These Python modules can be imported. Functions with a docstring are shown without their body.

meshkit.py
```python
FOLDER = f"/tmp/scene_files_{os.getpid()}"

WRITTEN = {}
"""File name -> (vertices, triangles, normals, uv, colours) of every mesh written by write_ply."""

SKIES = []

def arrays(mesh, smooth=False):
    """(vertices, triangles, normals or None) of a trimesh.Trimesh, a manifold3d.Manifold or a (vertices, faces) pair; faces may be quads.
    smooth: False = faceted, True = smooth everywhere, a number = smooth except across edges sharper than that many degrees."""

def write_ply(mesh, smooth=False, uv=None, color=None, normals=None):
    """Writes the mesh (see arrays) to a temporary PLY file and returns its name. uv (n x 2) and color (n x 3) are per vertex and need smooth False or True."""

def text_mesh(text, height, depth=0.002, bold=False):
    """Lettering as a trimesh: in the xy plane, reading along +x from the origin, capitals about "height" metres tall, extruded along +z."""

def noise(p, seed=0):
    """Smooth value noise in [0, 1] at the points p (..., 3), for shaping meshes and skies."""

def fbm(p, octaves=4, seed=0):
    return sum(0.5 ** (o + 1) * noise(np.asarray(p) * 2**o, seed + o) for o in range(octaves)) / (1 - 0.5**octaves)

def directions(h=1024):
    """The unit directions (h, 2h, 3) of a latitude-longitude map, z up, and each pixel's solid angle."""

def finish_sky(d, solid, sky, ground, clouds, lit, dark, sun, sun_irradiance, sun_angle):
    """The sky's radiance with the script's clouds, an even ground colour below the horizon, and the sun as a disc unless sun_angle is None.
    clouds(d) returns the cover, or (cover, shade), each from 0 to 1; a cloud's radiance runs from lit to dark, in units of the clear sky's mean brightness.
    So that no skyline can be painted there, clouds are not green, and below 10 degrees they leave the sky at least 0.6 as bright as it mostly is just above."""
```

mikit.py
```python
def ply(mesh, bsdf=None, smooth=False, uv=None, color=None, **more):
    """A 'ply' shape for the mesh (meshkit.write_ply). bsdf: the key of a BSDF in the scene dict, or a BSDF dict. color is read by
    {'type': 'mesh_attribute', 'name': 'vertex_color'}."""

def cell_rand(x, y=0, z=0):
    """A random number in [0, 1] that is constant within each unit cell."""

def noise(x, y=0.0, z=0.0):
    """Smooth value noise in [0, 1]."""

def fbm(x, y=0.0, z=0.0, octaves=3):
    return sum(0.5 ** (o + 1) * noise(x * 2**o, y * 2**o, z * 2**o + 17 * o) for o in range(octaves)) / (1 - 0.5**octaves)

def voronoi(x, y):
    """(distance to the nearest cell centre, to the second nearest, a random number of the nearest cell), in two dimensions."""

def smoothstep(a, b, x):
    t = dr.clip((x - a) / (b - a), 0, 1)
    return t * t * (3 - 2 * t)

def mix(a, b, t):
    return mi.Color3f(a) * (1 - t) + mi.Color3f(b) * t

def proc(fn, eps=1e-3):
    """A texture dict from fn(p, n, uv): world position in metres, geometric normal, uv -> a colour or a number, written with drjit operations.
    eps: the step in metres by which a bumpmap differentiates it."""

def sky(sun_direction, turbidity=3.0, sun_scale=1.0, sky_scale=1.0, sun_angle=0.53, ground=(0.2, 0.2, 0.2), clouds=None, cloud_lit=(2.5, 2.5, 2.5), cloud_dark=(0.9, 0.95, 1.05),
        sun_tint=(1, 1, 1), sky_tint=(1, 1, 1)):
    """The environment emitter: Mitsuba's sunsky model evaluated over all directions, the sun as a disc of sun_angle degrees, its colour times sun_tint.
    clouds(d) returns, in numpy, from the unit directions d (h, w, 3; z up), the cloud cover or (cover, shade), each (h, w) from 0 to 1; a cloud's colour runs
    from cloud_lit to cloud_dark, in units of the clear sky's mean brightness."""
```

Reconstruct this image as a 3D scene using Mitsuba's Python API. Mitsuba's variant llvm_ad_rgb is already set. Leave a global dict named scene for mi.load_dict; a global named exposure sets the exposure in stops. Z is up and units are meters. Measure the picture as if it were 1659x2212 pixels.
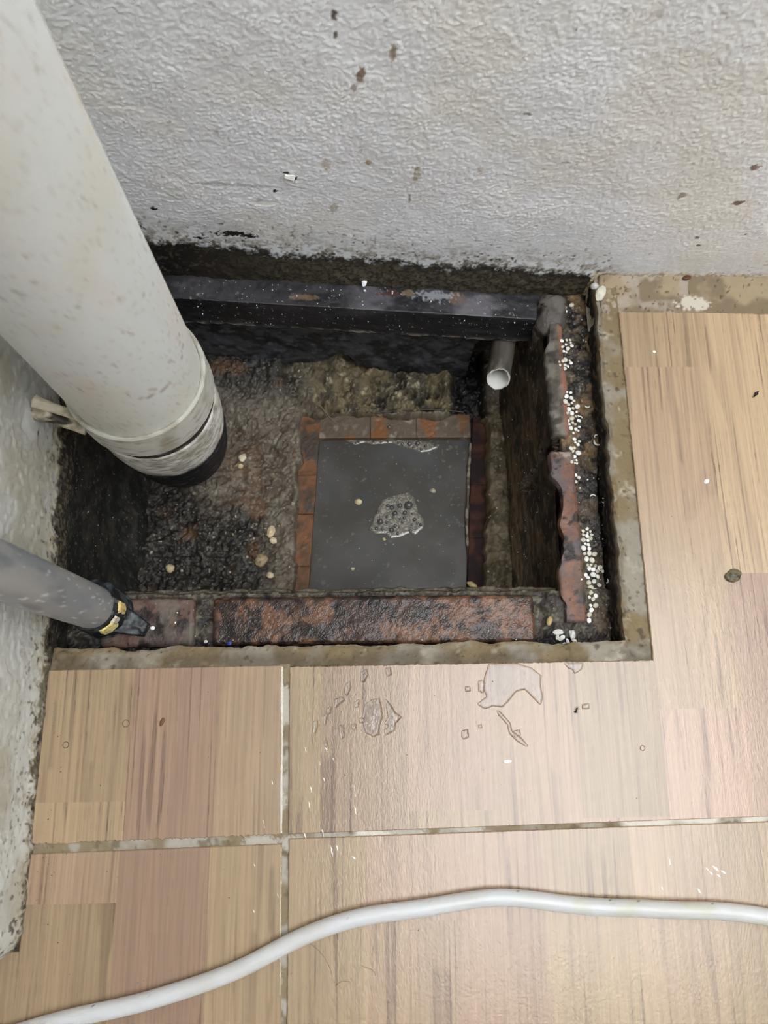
import math
import numpy as np, trimesh, manifold3d, mitsuba as mi, drjit as dr
import mikit, meshkit
from mikit import noise as tn, fbm as tf, cell_rand, smoothstep, mix
from shapely.geometry import Polygon, LineString, Point
from shapely import contains_xy

# ------------------------------------------------------------------ camera, sky, exposure
H = 0.66                                   # the lens stands 66 cm above the tiles
FOCAL, CX, CY = 1645.0, 829.5, 1106.0      # focal length and centre in pixels of 1659 x 2212


def _ray(px, py):
    return np.array([(px - CX) / FOCAL, (py - CY) / FOCAL, 1.0])


_dn = _ray(790, 1540); _dn /= np.linalg.norm(_dn)                    # straight down
_dy = _ray(744, -5256); _dy -= _dy @ _dn * _dn; _dy /= np.linalg.norm(_dy)   # towards the back wall
ROT = np.stack([np.cross(_dy, -_dn), _dy, -_dn])
T = mi.ScalarTransform4f
EYE = np.array([0, 0, H])
scene = {"type": "scene"}
labels = {}
scene["camera"] = {
    "type": "thinlens", "fov": math.degrees(2 * math.atan(829.5 / FOCAL)), "fov_axis": "x", "near_clip": 0.01, "far_clip": 50.0,
    "aperture_radius": 0.0017, "focus_distance": 0.70,
    "to_world": T().look_at(origin=EYE.tolist(), target=(EYE + ROT @ [0, 0, 1.0]).tolist(), up=(ROT @ [0, -1.0, 0]).tolist())}
scene["sky"] = mikit.sky((0.1, -0.45, 0.9), turbidity=6.0, sun_scale=0.0, sky_scale=1.0, ground=(0.25, 0.24, 0.22),
                         clouds=lambda d: (np.ones(d.shape[:2]), np.zeros(d.shape[:2])), cloud_lit=(0.99, 1.02, 1.06), cloud_dark=(0.9, 0.92, 0.96))
exposure = 5.95


# ------------------------------------------------------------------ helpers
def at(px, py, z=0.0):
    """The point at height z that stands under a pixel of the photograph."""
    d = ROT @ _ray(px, py)
    t = (H - z) / -d[2]
    return np.array([d[0] * t, d[1] * t])


def wall_y(x):
    x = np.asarray(x, float)
    return 0.413 + np.where(x < 0.23, 0.033 * (0.23 - x), -0.013 * np.minimum(x - 0.23, 0.3))


def on_wall(px, py):
    d = ROT @ _ray(px, py)
    t = 0.41 / d[1]
    for _ in range(4):
        t = float(wall_y(d[0] * t)) / d[1]
    return d[0] * t, H + d[2] * t


def on_left(px, py):
    d = ROT @ _ray(px, py)
    t = -0.27 / d[0]
    return d[1] * t, H + d[2] * t


def C(h):
    v = np.array([int(h[i:i + 2], 16) for i in (0, 2, 4)]) / 255.0
    return np.where(v < 0.04045, v / 12.92, ((v + 0.055) / 1.055) ** 2.4)


def N(p, s, seed=0):
    return meshkit.noise(np.asarray(p) * s, seed)


def FB(p, s, seed=0, o=4):
    return meshkit.fbm(np.asarray(p) * s, o, seed)


def ss(a, b, x):
    t = np.clip((x - a) / (b - a), 0, 1)
    return t * t * (3 - 2 * t)


def mx(a, b, t):
    t = np.asarray(t)[..., None]
    return np.asarray(a) * (1 - t) + np.asarray(b) * t


def grid(P):
    """A mesh (vertices, triangles) over an array of points (nu, nv, 3)."""
    nu, nv = P.shape[:2]
    i = np.arange(nu * nv).reshape(nu, nv)
    q = np.stack([i[:-1, :-1], i[1:, :-1], i[1:, 1:], i[:-1, 1:]], -1).reshape(-1, 4)
    return P.reshape(-1, 3), np.vstack([q[:, [0, 1, 2]], q[:, [0, 2, 3]]])


def normals(P):
    n = np.cross(np.gradient(P, axis=0), np.gradient(P, axis=1))
    return n / (np.linalg.norm(n, axis=-1, keepdims=True) + 1e-12)


def rbox(size, r, res, seed=0):
    """A rounded box as a dense grid mesh about its centre, for displacing."""
    h = np.asarray(size, float) / 2
    vs, fs, k = [], [], 0
    for ax in range(3):
        a, b = [(1, 2), (2, 0), (0, 1)][ax]
        ua, ub = (np.linspace(-h[j], h[j], max(3, int(2 * h[j] / res) + 1)) for j in (a, b))
        for s in (1, -1):
            A, B = np.meshgrid(ua, ub, indexing="ij")
            P = np.zeros(A.shape + (3,))
            P[..., a], P[..., b], P[..., ax] = A, B, s * h[ax]
            v, f = grid(P)
            vs.append(v); fs.append((f if s > 0 else f[:, ::-1]) + k); k += len(v)
    p = np.vstack(vs)
    q = np.clip(p, -(h - r), h - r)
    d = p - q
    n = d / (np.linalg.norm(d, axis=1, keepdims=True) + 1e-12)
    m = trimesh.Trimesh(q + n * r, np.vstack(fs), process=True)
    m.merge_vertices(digits_vertex=6)
    return m


def vnorm(m):
    v, f = np.asarray(m.vertices), np.asarray(m.faces)
    n = np.zeros_like(v)
    fn = np.cross(v[f[:, 1]] - v[f[:, 0]], v[f[:, 2]] - v[f[:, 0]])
    for k in range(3):
        np.add.at(n, f[:, k], fn)
    return n / (np.linalg.norm(n, axis=1, keepdims=True) + 1e-15)


def tube(points, radii, sides=16, cap=True):
    p = np.asarray(points, float)
    t = np.gradient(p, axis=0); t /= np.linalg.norm(t, axis=1, keepdims=True) + 1e-12
    up = np.array([0, 0, 1.0]) if abs(t[:, 2]).max() < 0.95 else np.array([0, 1.0, 0])
    a = np.cross(t, up); a /= np.linalg.norm(a, axis=1, keepdims=True)
    b = np.cross(t, a)
    ang = np.arange(sides) * 2 * np.pi / sides
    r = np.broadcast_to(radii, (len(p),))
    v = p[:, None] + r[:, None, None] * (np.cos(ang)[None, :, None] * a[:, None] - np.sin(ang)[None, :, None] * b[:, None])
    i, j = np.meshgrid(np.arange(len(p) - 1), np.arange(sides), indexing="ij")
    q = np.stack([i * sides + j, i * sides + (j + 1) % sides, (i + 1) * sides + (j + 1) % sides, (i + 1) * sides + j], -1).reshape(-1, 4)
    f = [q[:, [0, 2, 1]], q[:, [0, 3, 2]]]
    v = v.reshape(-1, 3)
    if cap:
        m = len(v); v = np.vstack([v, p[:1], p[-1:]])
        k = np.arange(sides); e = (len(p) - 1) * sides
        f += [np.stack([k, (k + 1) % sides, k * 0 + m], 1), np.stack([e + (k + 1) % sides, e + k, k * 0 + m + 1], 1)]
    m = trimesh.Trimesh(v, np.vstack(f), process=False)
    if m.volume < 0:
        m.invert()
    return m


def lathe(profile, n=128):
    """(radius, z) pairs turned about z, in rings; open at both ends."""
    pr = np.asarray(profile, float)
    a = np.linspace(0, 2 * np.pi, n + 1)
    P = np.stack([pr[:, None, 0] * np.cos(a), pr[:, None, 0] * np.sin(a), np.broadcast_to(pr[:, None, 1], (len(pr), n + 1))], -1)
    return P


def smooth_path(pts, n, k=3):
    from scipy.interpolate import CubicSpline
    pts = np.asarray(pts, float)
    s = np.r_[0, np.cumsum(np.linalg.norm(np.diff(pts, axis=0), axis=1))]
    return CubicSpline(s, pts)(np.linspace(0, s[-1], n))


def resample(ring, step):
    ring = np.asarray(ring, float)
    out = []
    for a, b in zip(ring, np.roll(ring, -1, axis=0)):
        k = max(1, int(np.linalg.norm(b - a) / step))
        out.append(a + (b - a) * (np.arange(k) / k)[:, None])
    return np.vstack(out)


def slab(ring, z0, z1, bevel):
    """A plate with the outline ring (counter-clockwise), bevelled at the top."""
    r = np.asarray(ring, float)
    t = np.roll(r, -1, 0) - np.roll(r, 1, 0)
    t /= np.linalg.norm(t, axis=1, keepdims=True) + 1e-12
    inn = r + np.stack([-t[:, 1], t[:, 0]], 1) * bevel
    from scipy.spatial import Delaunay
    pg = Polygon(inn).buffer(0)
    x0, y0, x1, y1 = pg.bounds
    n = len(r)
    st = max(0.004, math.sqrt((x1 - x0) * (y1 - y0) / 20000)) if (x1 - x0) > 0.02 else max((x1 - x0), (y1 - y0)) / 8
    G = np.stack(np.meshgrid(np.arange(x0 + st / 2, x1, st), np.arange(y0 + st / 2, y1, st), indexing="ij"), -1).reshape(-1, 2)
    G = G + np.random.default_rng(3).uniform(-0.2, 0.2, G.shape) * st
    ipg = pg.buffer(-st * 0.4)
    G = G[contains_xy(ipg, G[:, 0], G[:, 1])] if not ipg.is_empty else G[:0]
    vv = np.vstack([inn, G])
    f = Delaunay(vv).simplices
    cen = vv[f].mean(1)
    e1, e2 = vv[f[:, 1]] - vv[f[:, 0]], vv[f[:, 2]] - vv[f[:, 0]]
    cr = e1[:, 0] * e2[:, 1] - e1[:, 1] * e2[:, 0]
    f = np.where((cr < 0)[:, None], f[:, ::-1], f)
    f = f[contains_xy(pg, cen[:, 0], cen[:, 1]) & (np.abs(cr) > 1e-10)]
    top = np.column_stack([vv, np.full(len(vv), z1)])
    k = np.arange(n); k1 = (k + 1) % n
    v = np.vstack([np.column_stack([r, np.full(n, z0)]), np.column_stack([r, np.full(n, z1 - bevel)]), np.column_stack([inn, np.full(n, z1)]), top])
    F = [np.stack([k, k1, n + k1], 1), np.stack([k, n + k1, n + k], 1), np.stack([n + k, n + k1, 2 * n + k1], 1), np.stack([n + k, 2 * n + k1, 2 * n + k], 1), f + 3 * n]
    m = trimesh.Trimesh(v, np.vstack(F), process=False)
    return m


def name(base):
    if base not in scene and not any(k.startswith(base + "__") for k in scene) and base not in labels:
        return base
    for i in range(1, 1000):
        k = f"{base}_{i:03d}"
        if k not in scene and not any(x.startswith(k + "__") for x in scene) and k not in labels:
            return k


def put(base, shape, parent=None, **tags):
    key = name((parent + "__" if parent else "") + base)
    scene[key] = shape
    if tags:
        labels[key] = tags
    return key


def thing(base, label, category, **more):
    key = name(base)
    labels[key] = {"label": label, "category": category, **more}
    return key


VC = {"type": "mesh_attribute", "name": "vertex_color"}


def bumped(bsdf, fn, scale, eps=3e-4):
    return {"type": "twosided", "b": {"type": "bumpmap", "tex": mikit.proc(fn, eps=eps), "scale": scale, "nested": bsdf}}


def pbr(color, rough, spec=0.5, **k):
    c = VC if color is None else color if isinstance(color, dict) else {"type": "rgb", "value": [float(x) for x in color]}
    return {"type": "principled", "base_color": c, "roughness": rough, "specular": spec, **k}


def two(b):
    return {"type": "twosided", "b": b}


# ------------------------------------------------------------------ materials
def g_fine(p, n, uv):
    return tn(p.x * 1500, p.y * 1500, p.z * 1500) * 0.6 + tn(p.x * 600, p.y * 600, p.z * 600)


def g_wet(p, n, uv):
    return tn(p.x * 1100, p.y * 1100, p.z * 1100)


def g_pipe(p, n, uv):
    return tn(p.x * 900, p.y * 900, p.z * 250)


def g_tile(p, n, uv):
    return tn(p.x * 1000, p.y * 700, 3.0) + 0.7 * tn(p.x * 2200, p.y * 260, 9.0)


scene["m_plaster"] = bumped(pbr(None, 0.62, 0.3), g_fine, 0.00022)
scene["m_stone"] = bumped(pbr(None, 0.75, 0.3), g_fine, 0.00030)
scene["m_damp"] = bumped(pbr(None, 0.52, 0.4), g_wet, 0.00040)
scene["m_wet"] = bumped(pbr(None, 0.32, 0.36), g_wet, 0.00032)
scene["m_black"] = bumped(pbr(None, 0.46, 0.40), g_wet, 0.00012)
scene["m_pipe"] = bumped(pbr(None, 0.50, 0.4), g_pipe, 0.00004)
scene["m_grey"] = bumped(pbr(None, 0.38, 0.5), g_pipe, 0.00003)
scene["m_hose"] = two(pbr(None, 0.38, 0.5))
scene["m_dry"] = two(pbr(None, 0.7, 0.3))
scene["m_chip"] = two(pbr(None, 0.45, 0.4))
scene["m_water"] = two(pbr(None, 0.05, 0.30))
scene["m_drop"] = {"type": "dielectric", "int_ior": 1.33, "ext_ior": 1.0}
scene["m_bubble"] = two(pbr((0.075, 0.074, 0.07), 0.05, 0.8))
scene["m_render"] = two(pbr((0.45, 0.455, 0.46), 0.8, 0.2))

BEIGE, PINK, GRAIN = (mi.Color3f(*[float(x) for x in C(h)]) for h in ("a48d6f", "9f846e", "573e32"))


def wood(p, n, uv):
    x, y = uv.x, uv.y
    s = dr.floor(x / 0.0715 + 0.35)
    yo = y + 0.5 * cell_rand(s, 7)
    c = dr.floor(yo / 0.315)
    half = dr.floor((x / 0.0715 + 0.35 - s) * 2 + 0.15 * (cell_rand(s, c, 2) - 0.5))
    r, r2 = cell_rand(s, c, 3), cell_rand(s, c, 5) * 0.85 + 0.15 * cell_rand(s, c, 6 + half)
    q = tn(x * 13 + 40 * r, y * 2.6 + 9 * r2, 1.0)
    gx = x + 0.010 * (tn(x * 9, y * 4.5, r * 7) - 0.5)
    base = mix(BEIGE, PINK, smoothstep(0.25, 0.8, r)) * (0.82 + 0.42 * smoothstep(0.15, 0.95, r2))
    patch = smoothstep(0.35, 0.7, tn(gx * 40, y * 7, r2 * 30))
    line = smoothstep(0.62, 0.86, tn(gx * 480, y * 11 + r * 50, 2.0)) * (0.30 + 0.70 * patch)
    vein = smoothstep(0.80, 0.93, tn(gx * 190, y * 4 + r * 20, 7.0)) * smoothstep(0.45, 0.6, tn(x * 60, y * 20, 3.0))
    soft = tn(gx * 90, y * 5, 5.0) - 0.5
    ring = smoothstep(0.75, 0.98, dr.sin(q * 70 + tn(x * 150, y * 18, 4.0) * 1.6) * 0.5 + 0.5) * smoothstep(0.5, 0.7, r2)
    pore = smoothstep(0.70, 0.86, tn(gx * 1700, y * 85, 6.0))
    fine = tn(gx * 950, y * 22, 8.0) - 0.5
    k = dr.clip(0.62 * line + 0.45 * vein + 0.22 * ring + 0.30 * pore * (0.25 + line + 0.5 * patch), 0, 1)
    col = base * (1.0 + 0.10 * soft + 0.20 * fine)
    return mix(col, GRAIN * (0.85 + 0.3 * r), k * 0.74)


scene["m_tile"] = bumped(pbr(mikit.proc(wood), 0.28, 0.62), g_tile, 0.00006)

# ------------------------------------------------------------------ the setting: courtyard walls, and an unseen roof added to shape the sky light
rng = np.random.default_rng(5)


def box(lo, hi):
    m = trimesh.creation.box(np.subtract(hi, lo)); m.apply_translation(np.add(hi, lo) / 2)
    return m


RZ = 1.75  # height of the added roof, kept low to darken the left side
put("wall_right", mikit.ply(box((2.0, -2.2, -0.05), (2.1, 0.4, RZ)), "m_render"), kind="structure", label="plain rendered yard wall to the right, outside the photograph")
put("wall_front", mikit.ply(box((-1.2, -2.3, -0.05), (2.1, -2.2, RZ)), "m_render"), kind="structure", label="plain rendered yard wall behind the photographer")
put("added_wall_alcove", mikit.ply(box((-1.3, -2.3, -0.05), (-1.2, 0.6, RZ)), "m_render"), kind="structure", label="unseen plain wall added far to the left to close off sky light")  # added to keep sky light from coming in past the left wall
put("added_roof", mikit.ply(box((-1.3, -2.3, RZ), (0.05, 0.6, RZ + 0.08)), "m_render"), kind="structure", label="unseen flat roof added over the left side of the yard to block sky light")
put("added_roof", mikit.ply(box((0.05, -2.3, RZ), (2.1, -0.78, RZ + 0.08)), "m_render"), kind="structure", label="unseen flat roof added over the front of the yard to block sky light")
put("added_roof", mikit.ply(box((1.25, -0.78, RZ), (2.1, 0.6, RZ + 0.08)), "m_render"), kind="structure", label="unseen flat roof added over the right side of the yard to block sky light")


# back wall: dense orange-peel paint where the photograph shows it, plain above
def blobs(A, B, s, seed):
    p = np.stack([A, B, A * 0], -1)
    w = np.stack([FB(p, 90, seed + 5, 2), FB(p, 90, seed + 6, 2), A * 0], -1) * 0.004
    return meshkit.noise((p + w) * s, seed)


def stain(u, v, cu, cv, ru, rv, seed, ragged=0.6):
    """How much of a ragged blotch covers each point of a surface."""
    p = np.stack([u, v, u * 0 + seed], -1)
    d = np.hypot((u - cu) / ru, (v - cv) / rv) + ragged * (meshkit.fbm(p * 420, 3, seed) - 0.5) * 2
    return ss(1.05, 0.75, d)


xs = np.r_[np.arange(-0.272, 0.45, 0.00090), np.linspace(0.48, 2.0, 20)]
zs = np.r_[np.arange(-0.06, 0.312, 0.00090), np.linspace(0.33, 1.83, 24)]
X, Z = np.meshgrid(xs, zs, indexing="ij")
pw0 = np.stack([X, Z, X * 0], -1)
ua, ub = 0.85 * X - 0.53 * Z, 0.53 * X + 0.85 * Z
pr = np.stack([ua * 0.80, ub, X * 0], -1) * 1.22
peel = 0.40 * N(pr, 470, 1) + 0.35 * N(pr + 3.3, 700, 2) + 0.25 * N(pr @ np.array([[0.8, 0.6, 0], [-0.6, 0.8, 0], [0, 0, 1]]), 300, 4)
peel = 0.6 * peel + 0.4 * ss(0.35, 0.75, peel)
big = FB(np.stack([X, Z, X * 0], -1), 22, 3, 3)
smoothz = ss(0.02, 0.10, Z + 0.03 * (big - 0.5))
patch = np.maximum(stain(X, Z, *on_wall(572, 437), 0.013, 0.004, 3, 0.3), 0)
disp = (peel * 0.00085 * (0.45 + 0.55 * smoothz) * (0.7 + 0.6 * big)) * (1 - 0.8 * patch) + 0.0025 * (big - 0.5)
foot = ss(0.012, -0.004, Z)
disp += foot * (FB(np.stack([X, Z, X * 0], -1), 120, 8, 3) - 0.35) * 0.004
P = np.stack([X, wall_y(X) - disp, Z], -1)
pw = np.stack([X, Z, X * 0], -1)
n1, n2, n3 = FB(pw, 14, 11, 4), FB(pw, 130, 12, 4), FB(pw, 420, 13, 2)
col = mx(C("dcddde"), C("dbdad4"), ss(0.45, 0.7, n1))
col = mx(col, C("d8dce2"), 0.5 * ss(0.5, 0.7, FB(pw, 11, 19, 3)) * ss(0.09, 0.04, Z))
# specks and drips of dirt
col = mx(col, C("8f8270"), 0.5 * ss(0.70, 0.80, n2 * 0.6 + 0.4 * n3))
for px, py, rx, rz, h, a, sd in [(1630, 362, 0.0048, 0.0036, "7a685c", 0.95, 1), (1596, 438, 0.0042, 0.0032, "6d5b50", 0.95, 2), (1475, 422, 0.0045, 0.004, "8d7d6f", 0.8, 3),
                                 (1505, 512, 0.0025, 0.0022, "6a5b50", 0.9, 4), (1510, 528, 0.0022, 0.002, "6a5b50", 0.9, 5), (1611, 505, 0.0015, 0.0014, "5a4b40", 0.9, 6),
                                 (780, 160, 0.003, 0.006, "6d5640", 0.9, 7), (765, 185, 0.0025, 0.004, "7d6a55", 0.7, 8), (848, 115, 0.003, 0.007, "9c8f7b", 0.7, 9), (725, 75, 0.0016, 0.004, "5d5048", 0.9, 10),
                                 (722, 30, 0.002, 0.004, "4c4038", 0.95, 11), (850, 110, 0.002, 0.005, "8a7860", 0.7, 12), (796, 350, 0.003, 0.003, "9b7b4c", 0.8, 13), (900, 375, 0.003, 0.012, "a0937c", 0.75, 14),
                                 (885, 430, 0.0012, 0.007, "84765f", 0.7, 15), (705, 355, 0.004, 0.006, "b3a88f", 0.6, 16), (1140, 245, 0.003, 0.0015, "6b6258", 0.8, 17), (1220, 350, 0.004, 0.001, "6b6258", 0.6, 18),
                                 (470, 395, 0.02, 0.0022, "77706a", 0.45, 19), (550, 400, 0.016, 0.002, "77706a", 0.45, 20), (1245, 60, 0.0008, 0.0012, "4b4038", 0.9, 21), (1040, 365, 0.003, 0.004, "a89c88", 0.6, 22),
                                 (1420, 30, 0.004, 0.003, "9f9482", 0.5, 23), (560, 430, 0.004, 0.003, "8d8578", 0.5, 24), (1175, 365, 0.002, 0.001, "7c6f60", 0.7, 25), (720, 450, 0.004, 0.006, "a0947f", 0.6, 26)]:
    cu, cv = on_wall(px, py)
    col = mx(col, C(h), a * stain(X, Z, cu, cv, rx, rz, sd + 40, 0.75))
# mould above the sunken ledge: black with a grainy, ragged upper edge
top = np.interp(X, [-0.27, -0.20, -0.10, 0.0, 0.10, 0.18, 0.228, 0.245, 0.3, 2.0], [0.045, 0.036, 0.024, 0.016, 0.009, 0.004, 0.002, -0.010, -0.02, -0.02])
edge = top + 0.020 * (n2 - 0.5) + 0.010 * (n3 - 0.5) + 0.012 * (FB(pw, 40, 14, 3) - 0.5)
mold = ss(0.006, -0.006, Z - edge + 0.006 * (FB(pw, 700, 16, 2) - 0.5))
halo = ss(0.050, 0.0, Z - top) * ss(0.36, 0.66, n2 * 0.5 + n3 * 0.5)
spec = ss(0.70, 0.76, FB(pw, 260, 15, 3)) * ss(0.070, 0.01, Z - top)
col = mx(col, C("857b66"), 0.80 * halo * (X < 0.25) + 0.40 * halo * (X >= 0.25))
col = mx(col, C("2c2620"), 0.85 * spec * (X < 0.24))
moldc = mx(mx(C("1b1917"), C("4a4234"), ss(0.5, 0.75, n2 * 0.5 + n3 * 0.5)), C("2a211a"), ss(0.5, 0.7, n1))
band = ss(-0.004, -0.010, Z - edge + 0.012 * (n2 - 0.5)) * ss(-0.2, -0.02, X)        # the olive grainy strip under the black line
moldc = mx(moldc, mx(C("544d3d"), C("2c2821"), ss(0.38, 0.68, n3 * 0.7 + n2 * 0.3)), 0.85 * band)
col = mx(col, moldc, mold)
for px, py, rx, rz, sd in [(500, 505, 0.016, 0.0042, 1), (540, 510, 0.008, 0.003, 2), (430, 513, 0.006, 0.002, 3), (395, 530, 0.010, 0.003, 4), (478, 483, 0.003, 0.001, 5), (595, 412, 0.0022, 0.0015, 6), (330, 450, 0.003, 0.002, 7), (629, 384, 0.0058, 0.0026, 8), (616, 371, 0.003, 0.0013, 9)]:
    cu, cv = on_wall(px, py)
    col = mx(col, C("211d1b"), stain(X, Z, cu, cv, rx, rz, sd + 90, 0.9))
cu, cv = on_wall(572, 438)
col = mx(col, C("e9e8e4"), 0.8 * stain(X, Z, cu, cv, 0.013, 0.0035, 111, 0.4))
# ochre crust where the wall meets the concrete strip on the right
crust = ss(0.012, 0.0, Z + 0.012 * (n2 - 0.5)) * (X > 0.225)
col = mx(col, mx(C("c9b894"), C("86704f"), ss(0.5, 0.68, n3)), 0.8 * crust)
up = ss(0.300, 0.312, Z)
col = mx(col, mx(C("dcddde"), C("dbdad4"), 0.4 + 0.0 * Z), up)
P[..., 1] = P[..., 1] * (1 - up) + (wall_y(X) - 0.0006) * up
wallm = grid(P)
put("wall_back", mikit.ply((wallm[0], wallm[1]), "m_plaster", smooth=True, color=np.clip(col, 0.01, 0.9).reshape(-1, 3)), kind="structure", label="cream painted stucco wall with black mould along its foot")

# left wall, its foot ragged against the tiles, and its end
ys = np.r_[np.arange(-0.172, 0.445, 0.0011)]
zz = np.r_[np.arange(-0.012, 0.24, 0.0011), np.linspace(0.25, 1.83, 24)]
Y, Z = np.meshgrid(ys, zz, indexing="ij")
pw = np.stack([Y, Z, Y * 0 + 4], -1)
n1, n2, n3 = FB(pw, 16, 31, 4), FB(pw, 120, 32, 4), FB(pw, 420, 33, 2)
disp = ss(0.25, 0.75, blobs(Y, Z, 210, 21)) * 0.0009 + 0.004 * (n1 - 0.5)
disp += ss(0.03, 0.0, Z) * (0.006 * (FB(pw, 60, 34, 4) - 0.42) + 0.002)
disp += 0.004 * ss(1.0, 0.3, np.hypot((Y - 0.232) / 0.022, (Z - 0.075) / 0.02))        # a blob of mortar behind the pipe clip
taper = ss(-0.172, -0.160, Y)
P = np.stack([-0.27 + disp * (0.4 + 0.6 * taper) - 0.003 * (1 - taper), Y, Z], -1)
col = mx(C("bfbfb8"), C("aeaa9b"), ss(0.4, 0.7, n1))
col = mx(col, C("8f8774"), 0.6 * ss(0.60, 0.75, n2 * 0.6 + n3 * 0.4) * ss(0.10, 0.02, Z))
topl = np.interp(Y, [-0.2, -0.10, 0.0, 0.06, 0.10, 0.2, 0.3, 0.45], [0.002, 0.004, 0.006, 0.010, 0.012, 0.016, 0.03, 0.05])
edge = topl + 0.020 * (n2 - 0.5) + 0.008 * (n3 - 0.5)
tan = ss(0.014, 0.0, Z - edge) * (0.3 + 0.7 * ss(0.45, 0.65, n3))
col = mx(col, C("92805c"), 0.7 * tan)
col = mx(col, mx(mx(C("2a2622"), C("6f6756"), ss(0.06, 0.03, Y)), C("57503f"), ss(0.45, 0.7, n3)), ss(0.003, -0.004, Z - edge))
col = mx(col, C("2a2420"), 0.8 * ss(0.70, 0.76, FB(pw, 260, 36, 2)) * ss(0.07, 0.01, Z))
yb, zb = on_left(75, 937)
col = mx(col, C("3a3020"), stain(Y, Z, yb, zb, 0.0025, 0.004, 7, 0.8))
up = ss(0.225, 0.239, Z)
col = mx(col, mx(C("bfbfb8"), C("aeaa9b"), 0.4 + 0.0 * Z), up)
P[..., 0] = P[..., 0] * (1 - up) - 0.2694 * up
v, f = grid(P)
wl = put("wall_left", mikit.ply((v, f[:, ::-1]), "m_plaster", smooth=True, color=np.clip(col, 0.01, 0.9).reshape(-1, 3)), kind="structure", label="short rough cream wall on the left, dirty along its foot")
xe = np.arange(-0.42, -0.2695, 0.003); ze = np.r_[np.arange(-0.012, 0.15, 0.003), np.linspace(0.16, 1.83, 12)]
X, Z = np.meshgrid(xe, ze, indexing="ij")
pe = np.stack([X, Z, X * 0 + 9], -1)
v, f = grid(np.stack([X, -0.172 - 0.004 * (FB(pe, 60, 3, 3) - 0.5) * ss(-0.27, -0.275, X), Z], -1))
ce = mx(mx(C("cfc9bb"), C("a39b88"), ss(0.4, 0.7, FB(pe, 60, 4, 3))), C("57534c"), ss(0.012, 0.002, Z + 0.01 * (FB(pe, 90, 5, 3) - 0.5)))
put("end_face", mikit.ply((v, f), "m_plaster", smooth=True, color=ce.reshape(-1, 3)), parent=wl)

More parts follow.
